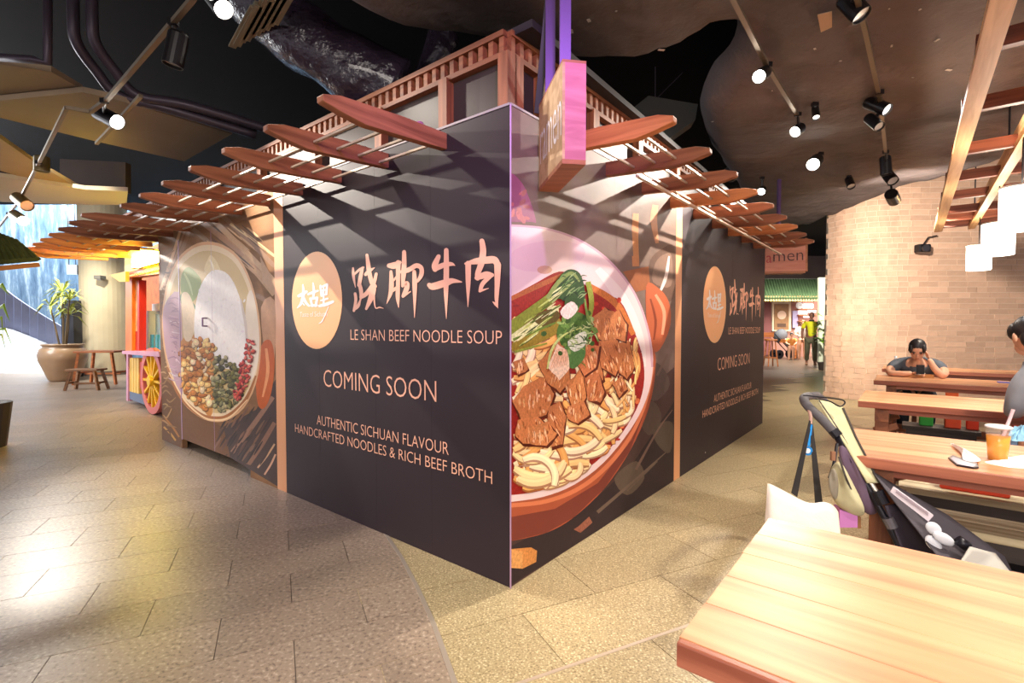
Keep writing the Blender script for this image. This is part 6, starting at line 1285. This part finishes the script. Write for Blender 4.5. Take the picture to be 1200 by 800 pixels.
# foreground leaves at the left edge
lf = thing('foliage_plant', D(-22, 420, 5.5)*Vector((1, 1, 0)) if False else Vector((D(-25, 420, 5.5).x, 5.5, 0)), 'bright green leaves poking in at the left edge', 'plant'); bz = lf.location.copy()
MB().lathe([(0, 0), (.2, 0), (.26, .5), (.22, .5), (0, .45)], bz, 16).build('pot', MATS['plant_pot'], lf); MB().tube([bz+Vector((0, 0, .4)), bz+Vector((.03, 0, 1.2)), bz+Vector((.06, 0, 1.75))], .02, 8).build('stem', MATS['plant_stem'], lf)
LEAFB = mat('bright_leaf', lin(150, 190, 50), .4, noise=(6, .2), rnd=.2)
for (x0, y0, x1, y1, x2, y2, w) in [(-20, 345, 2, 334, 11, 346, .06), (-20, 372, 4, 358, 12, 378, .06), (-20, 380, 2, 372, 4, 400, .045), (-20, 388, 6, 385, 17, 412, .03), (-20, 395, 2, 392, 8, 415, .025), (-60, 350, -30, 330, -25, 345, .06), (-50, 400, -30, 380, -22, 405, .05)]:
    p0, p1, p2 = D(x0, y0, 5.5), D(x1, y1, 5.4), D(x2, y2, 5.35); s = Vector((0, .4, 1)).normalized()*w*.5
    MB().add([p0, p1+s, p2, p1-s, p1+Vector((0, -.01, .01))], [(0, 1, 4), (1, 2, 4), (2, 3, 4), (3, 0, 4)]).build('leaf', LEAFB, lf)
hs_ = D(85, 316, 11.6); hsg = thing('hanging_sign', hs_, 'small blank pale blue sign hung before the waterfall', 'sign'); MB().box(hs_, (.24, .04, .22)).build('board', mat('pale_blue_sign', lin(206, 226, 240), .5), hsg)
for dx_ in (-.08, .08): MB().tube([hs_+Vector((dx_, 0, .11)), Vector((hs_.x+dx_, hs_.y, 5.0))], .008, 6).build('hanger', CAN, hsg)

# ================================================================== LEFT: RED AND YELLOW FOOD CART
def WO(x, y, o):                       # point on a plane parallel to the left wall, o outwards
    d = ray(x, y); org = C0 - RD*o; t = org.dot(RD)/(d.x*RD.x+d.y*RD.y); return Vector((d.x*t, d.y*t, CAM_H+d.z*t))
OC = -.56
ORP = mat('orange_lacquer', lin(226, 124, 40), .4, noise=(3, .12)); REDP = mat('red_lacquer', lin(196, 44, 34), .4); YLP = mat('yellow_paint', lin(236, 186, 40), .45); MAU = mat('mauve_edge', lin(206, 150, 176), .45); BLG = mat('blue_grey_base', lin(96, 112, 140), .5)
cart = thing('food_cart', WO(160, 470, OC)*Vector((1, 1, 0)), 'red and yellow wooden food cart with a big spoked wheel and orange canopy frame', 'cart')
inn = Vector((RD.x, RD.y, 0))
def cp(name, pxs, o, dep, m, label=None): return MB().prism([WO(x, y, o) for x, y in pxs], inn*dep).build(name, m, cart, label=label)
cp('body', [(149, 420), (190, 424), (190, 474), (149, 464)], OC-.06, .7, mat('cart_red_body', lin(176, 52, 40), .5))
cp('base_board', [(151, 458), (172, 464), (172, 475), (151, 467)], OC, .06, BLG)
for k in range(4):
    x = 150.5+k*3.1; cp('louvre_panel', [(x, 419), (x+2.6, 419.5), (x+2.6, 459+k*.8), (x, 458+k*.8)], OC, .05, mat('cart_cream_yellow', lin(232, 190, 96), .5))
cp('red_panel', [(164, 424), (167.5, 424), (167.5, 456), (164, 455)], OC, .05, REDP)
cp('corner_post', [(148, 414), (150, 414), (150, 470), (148, 469)], OC+.02, .06, MAU)
cp('countertop', [(143, 411), (186, 411.5), (187, 418), (143, 414.5)], OC+.12, .85, MAU)
wc = WO(180, 448.5, OC+.06); rx = Vector((LD.x, LD.y, 0)); Rr = .51; wc.z = Rr+.005
Mw = Matrix((rx, Vector((0, 0, 1)), -inn)).transposed()
whl = MB().lathe([(Rr*.80, -.035), (Rr, -.035), (Rr, .035), (Rr*.80, .035), (Rr*.80, -.035)], wc, 40, Mw).build('wheel', mat('wheel_pink_red', lin(206, 110, 106), .5), cart)
for k in range(12):
    a = 2*PI*k/12; MB().bar(wc+rx*math.cos(a)*.07+Vector((0, 0, math.sin(a)*.07)), wc+rx*math.cos(a)*Rr*.82+Vector((0, 0, math.sin(a)*Rr*.82)), .035, .06, up=tuple(inn)).build('spoke', YLP, whl)
MB().lathe([(0, -.06), (.08, -.06), (.09, 0), (.08, .07), (0, .07)], wc, 18, Mw).build('hub', YLP, whl)
cp('post', [(147, 326), (154.5, 324.5), (154.5, 413), (147, 413)], OC+.05, .14, ORP); cp('post', [(161, 328), (163, 328), (163, 412), (161, 412)], OC, .10, REDP)
cp('carved_panel', [(154.5, 330), (160.5, 329), (160.5, 388), (154.5, 388)], OC, .06, mat('carved_peach', lin(230, 176, 130), .6, noise=(9, .3))); cp('lower_panel', [(154.5, 388), (161, 388), (161, 412), (154.5, 412)], OC, .06, REDP)
cp('fascia', [(146, 318), (190, 308), (190, 320), (146, 326)], OC+.10, .14, ORP)
for k in range(16): MB().ell(WO(148+k*2.6, 324.5-k*.62, OC+.13), (.022, .022, .022), None, 8, 6).build('bead', mat('pale_bead', lin(250, 206, 160), .4), cart)
cp('back_wall', [(155, 326), (192, 318), (192, 372), (155, 372)], OC-.7, .05, mat('patterned_orange', lin(222, 120, 56), .6, noise=(7, .35)))
cp('serving_case', [(162, 364), (174, 364), (174, 408), (162, 408)], OC-.2, .4, mat('case_white', lin(226, 230, 238), .3)); cp('glass_case', [(174, 368), (190, 368), (190, 408), (174, 408)], OC-.3, .4, mat('case_blue', lin(168, 200, 232), .15)); cp('price_card', [(178, 356), (190, 355), (190, 364), (178, 364)], OC-.3, .03, TIS)
for x in (176, 182, 187): cp('ladle', [(x, 392), (x+2.4, 392), (x+1.6, 409), (x-.4, 409)], OC-.18, .03, mat('ladle_teal', lin(70, 160, 190), .35))
cp('top_beam', [(146, 311), (192, 297), (192, 309), (146, 320)], OC+.12, .1, mat('yellow_beam', lin(232, 200, 60), .5)); cp('canopy_side', [(128, 322), (147, 318), (147, 330), (140, 330)], OC+.2, .05, mat('yellow_valance', lin(226, 176, 60), .6))
cp('soffit', [(146, 300), (192, 283), (192, 299), (146, 313)], OC+.02, .25, mat('yellow_valance', lin(226, 176, 60), .6))
lb = thing('light_box', WO(167, 303, -.28), 'glowing white light box above the food cart', 'lamp')
MB().prism([WO(x, y, -.28) for x, y in [(154.5, 302), (180, 294), (180, 306), (154.5, 313)]], inn*.08).build('glowing_face', mat('light_box_glow', (1, .95, .7), .4, emit=((1, .84, .12), 40)), lb)
MB().prism([WO(x, y, -.355) for x, y in [(153, 301), (181.5, 292), (181.5, 308), (153, 315)]], inn*.04).build('box_frame', YLP, lb)
MB().prism([WO(x, y, -.28) for x, y in [(153, 300.5), (181.5, 291.5), (181.5, 293.5), (153, 302.5)]], -inn*.2).build('hood', YLP, lb)  # added board that blocks the light box's upward glow
q = WO(167, 300, .05); pl = bpy.data.lights.new('yellow_lamp', 'SPOT'); pl.energy = 8; pl.color = (1, .85, .12); pl.spot_size = math.radians(150); pl.spot_blend = .8; pl.shadow_soft_size = .1; plo = bpy.data.objects.new('yellow_lamp', pl); COL.objects.link(plo); plo.location = (q.x, q.y, q.z-.03); plo.rotation_euler = (Vector((-.45, -.35, .3))).to_track_quat('-Z', 'Y').to_euler(); attach(plo, lb)
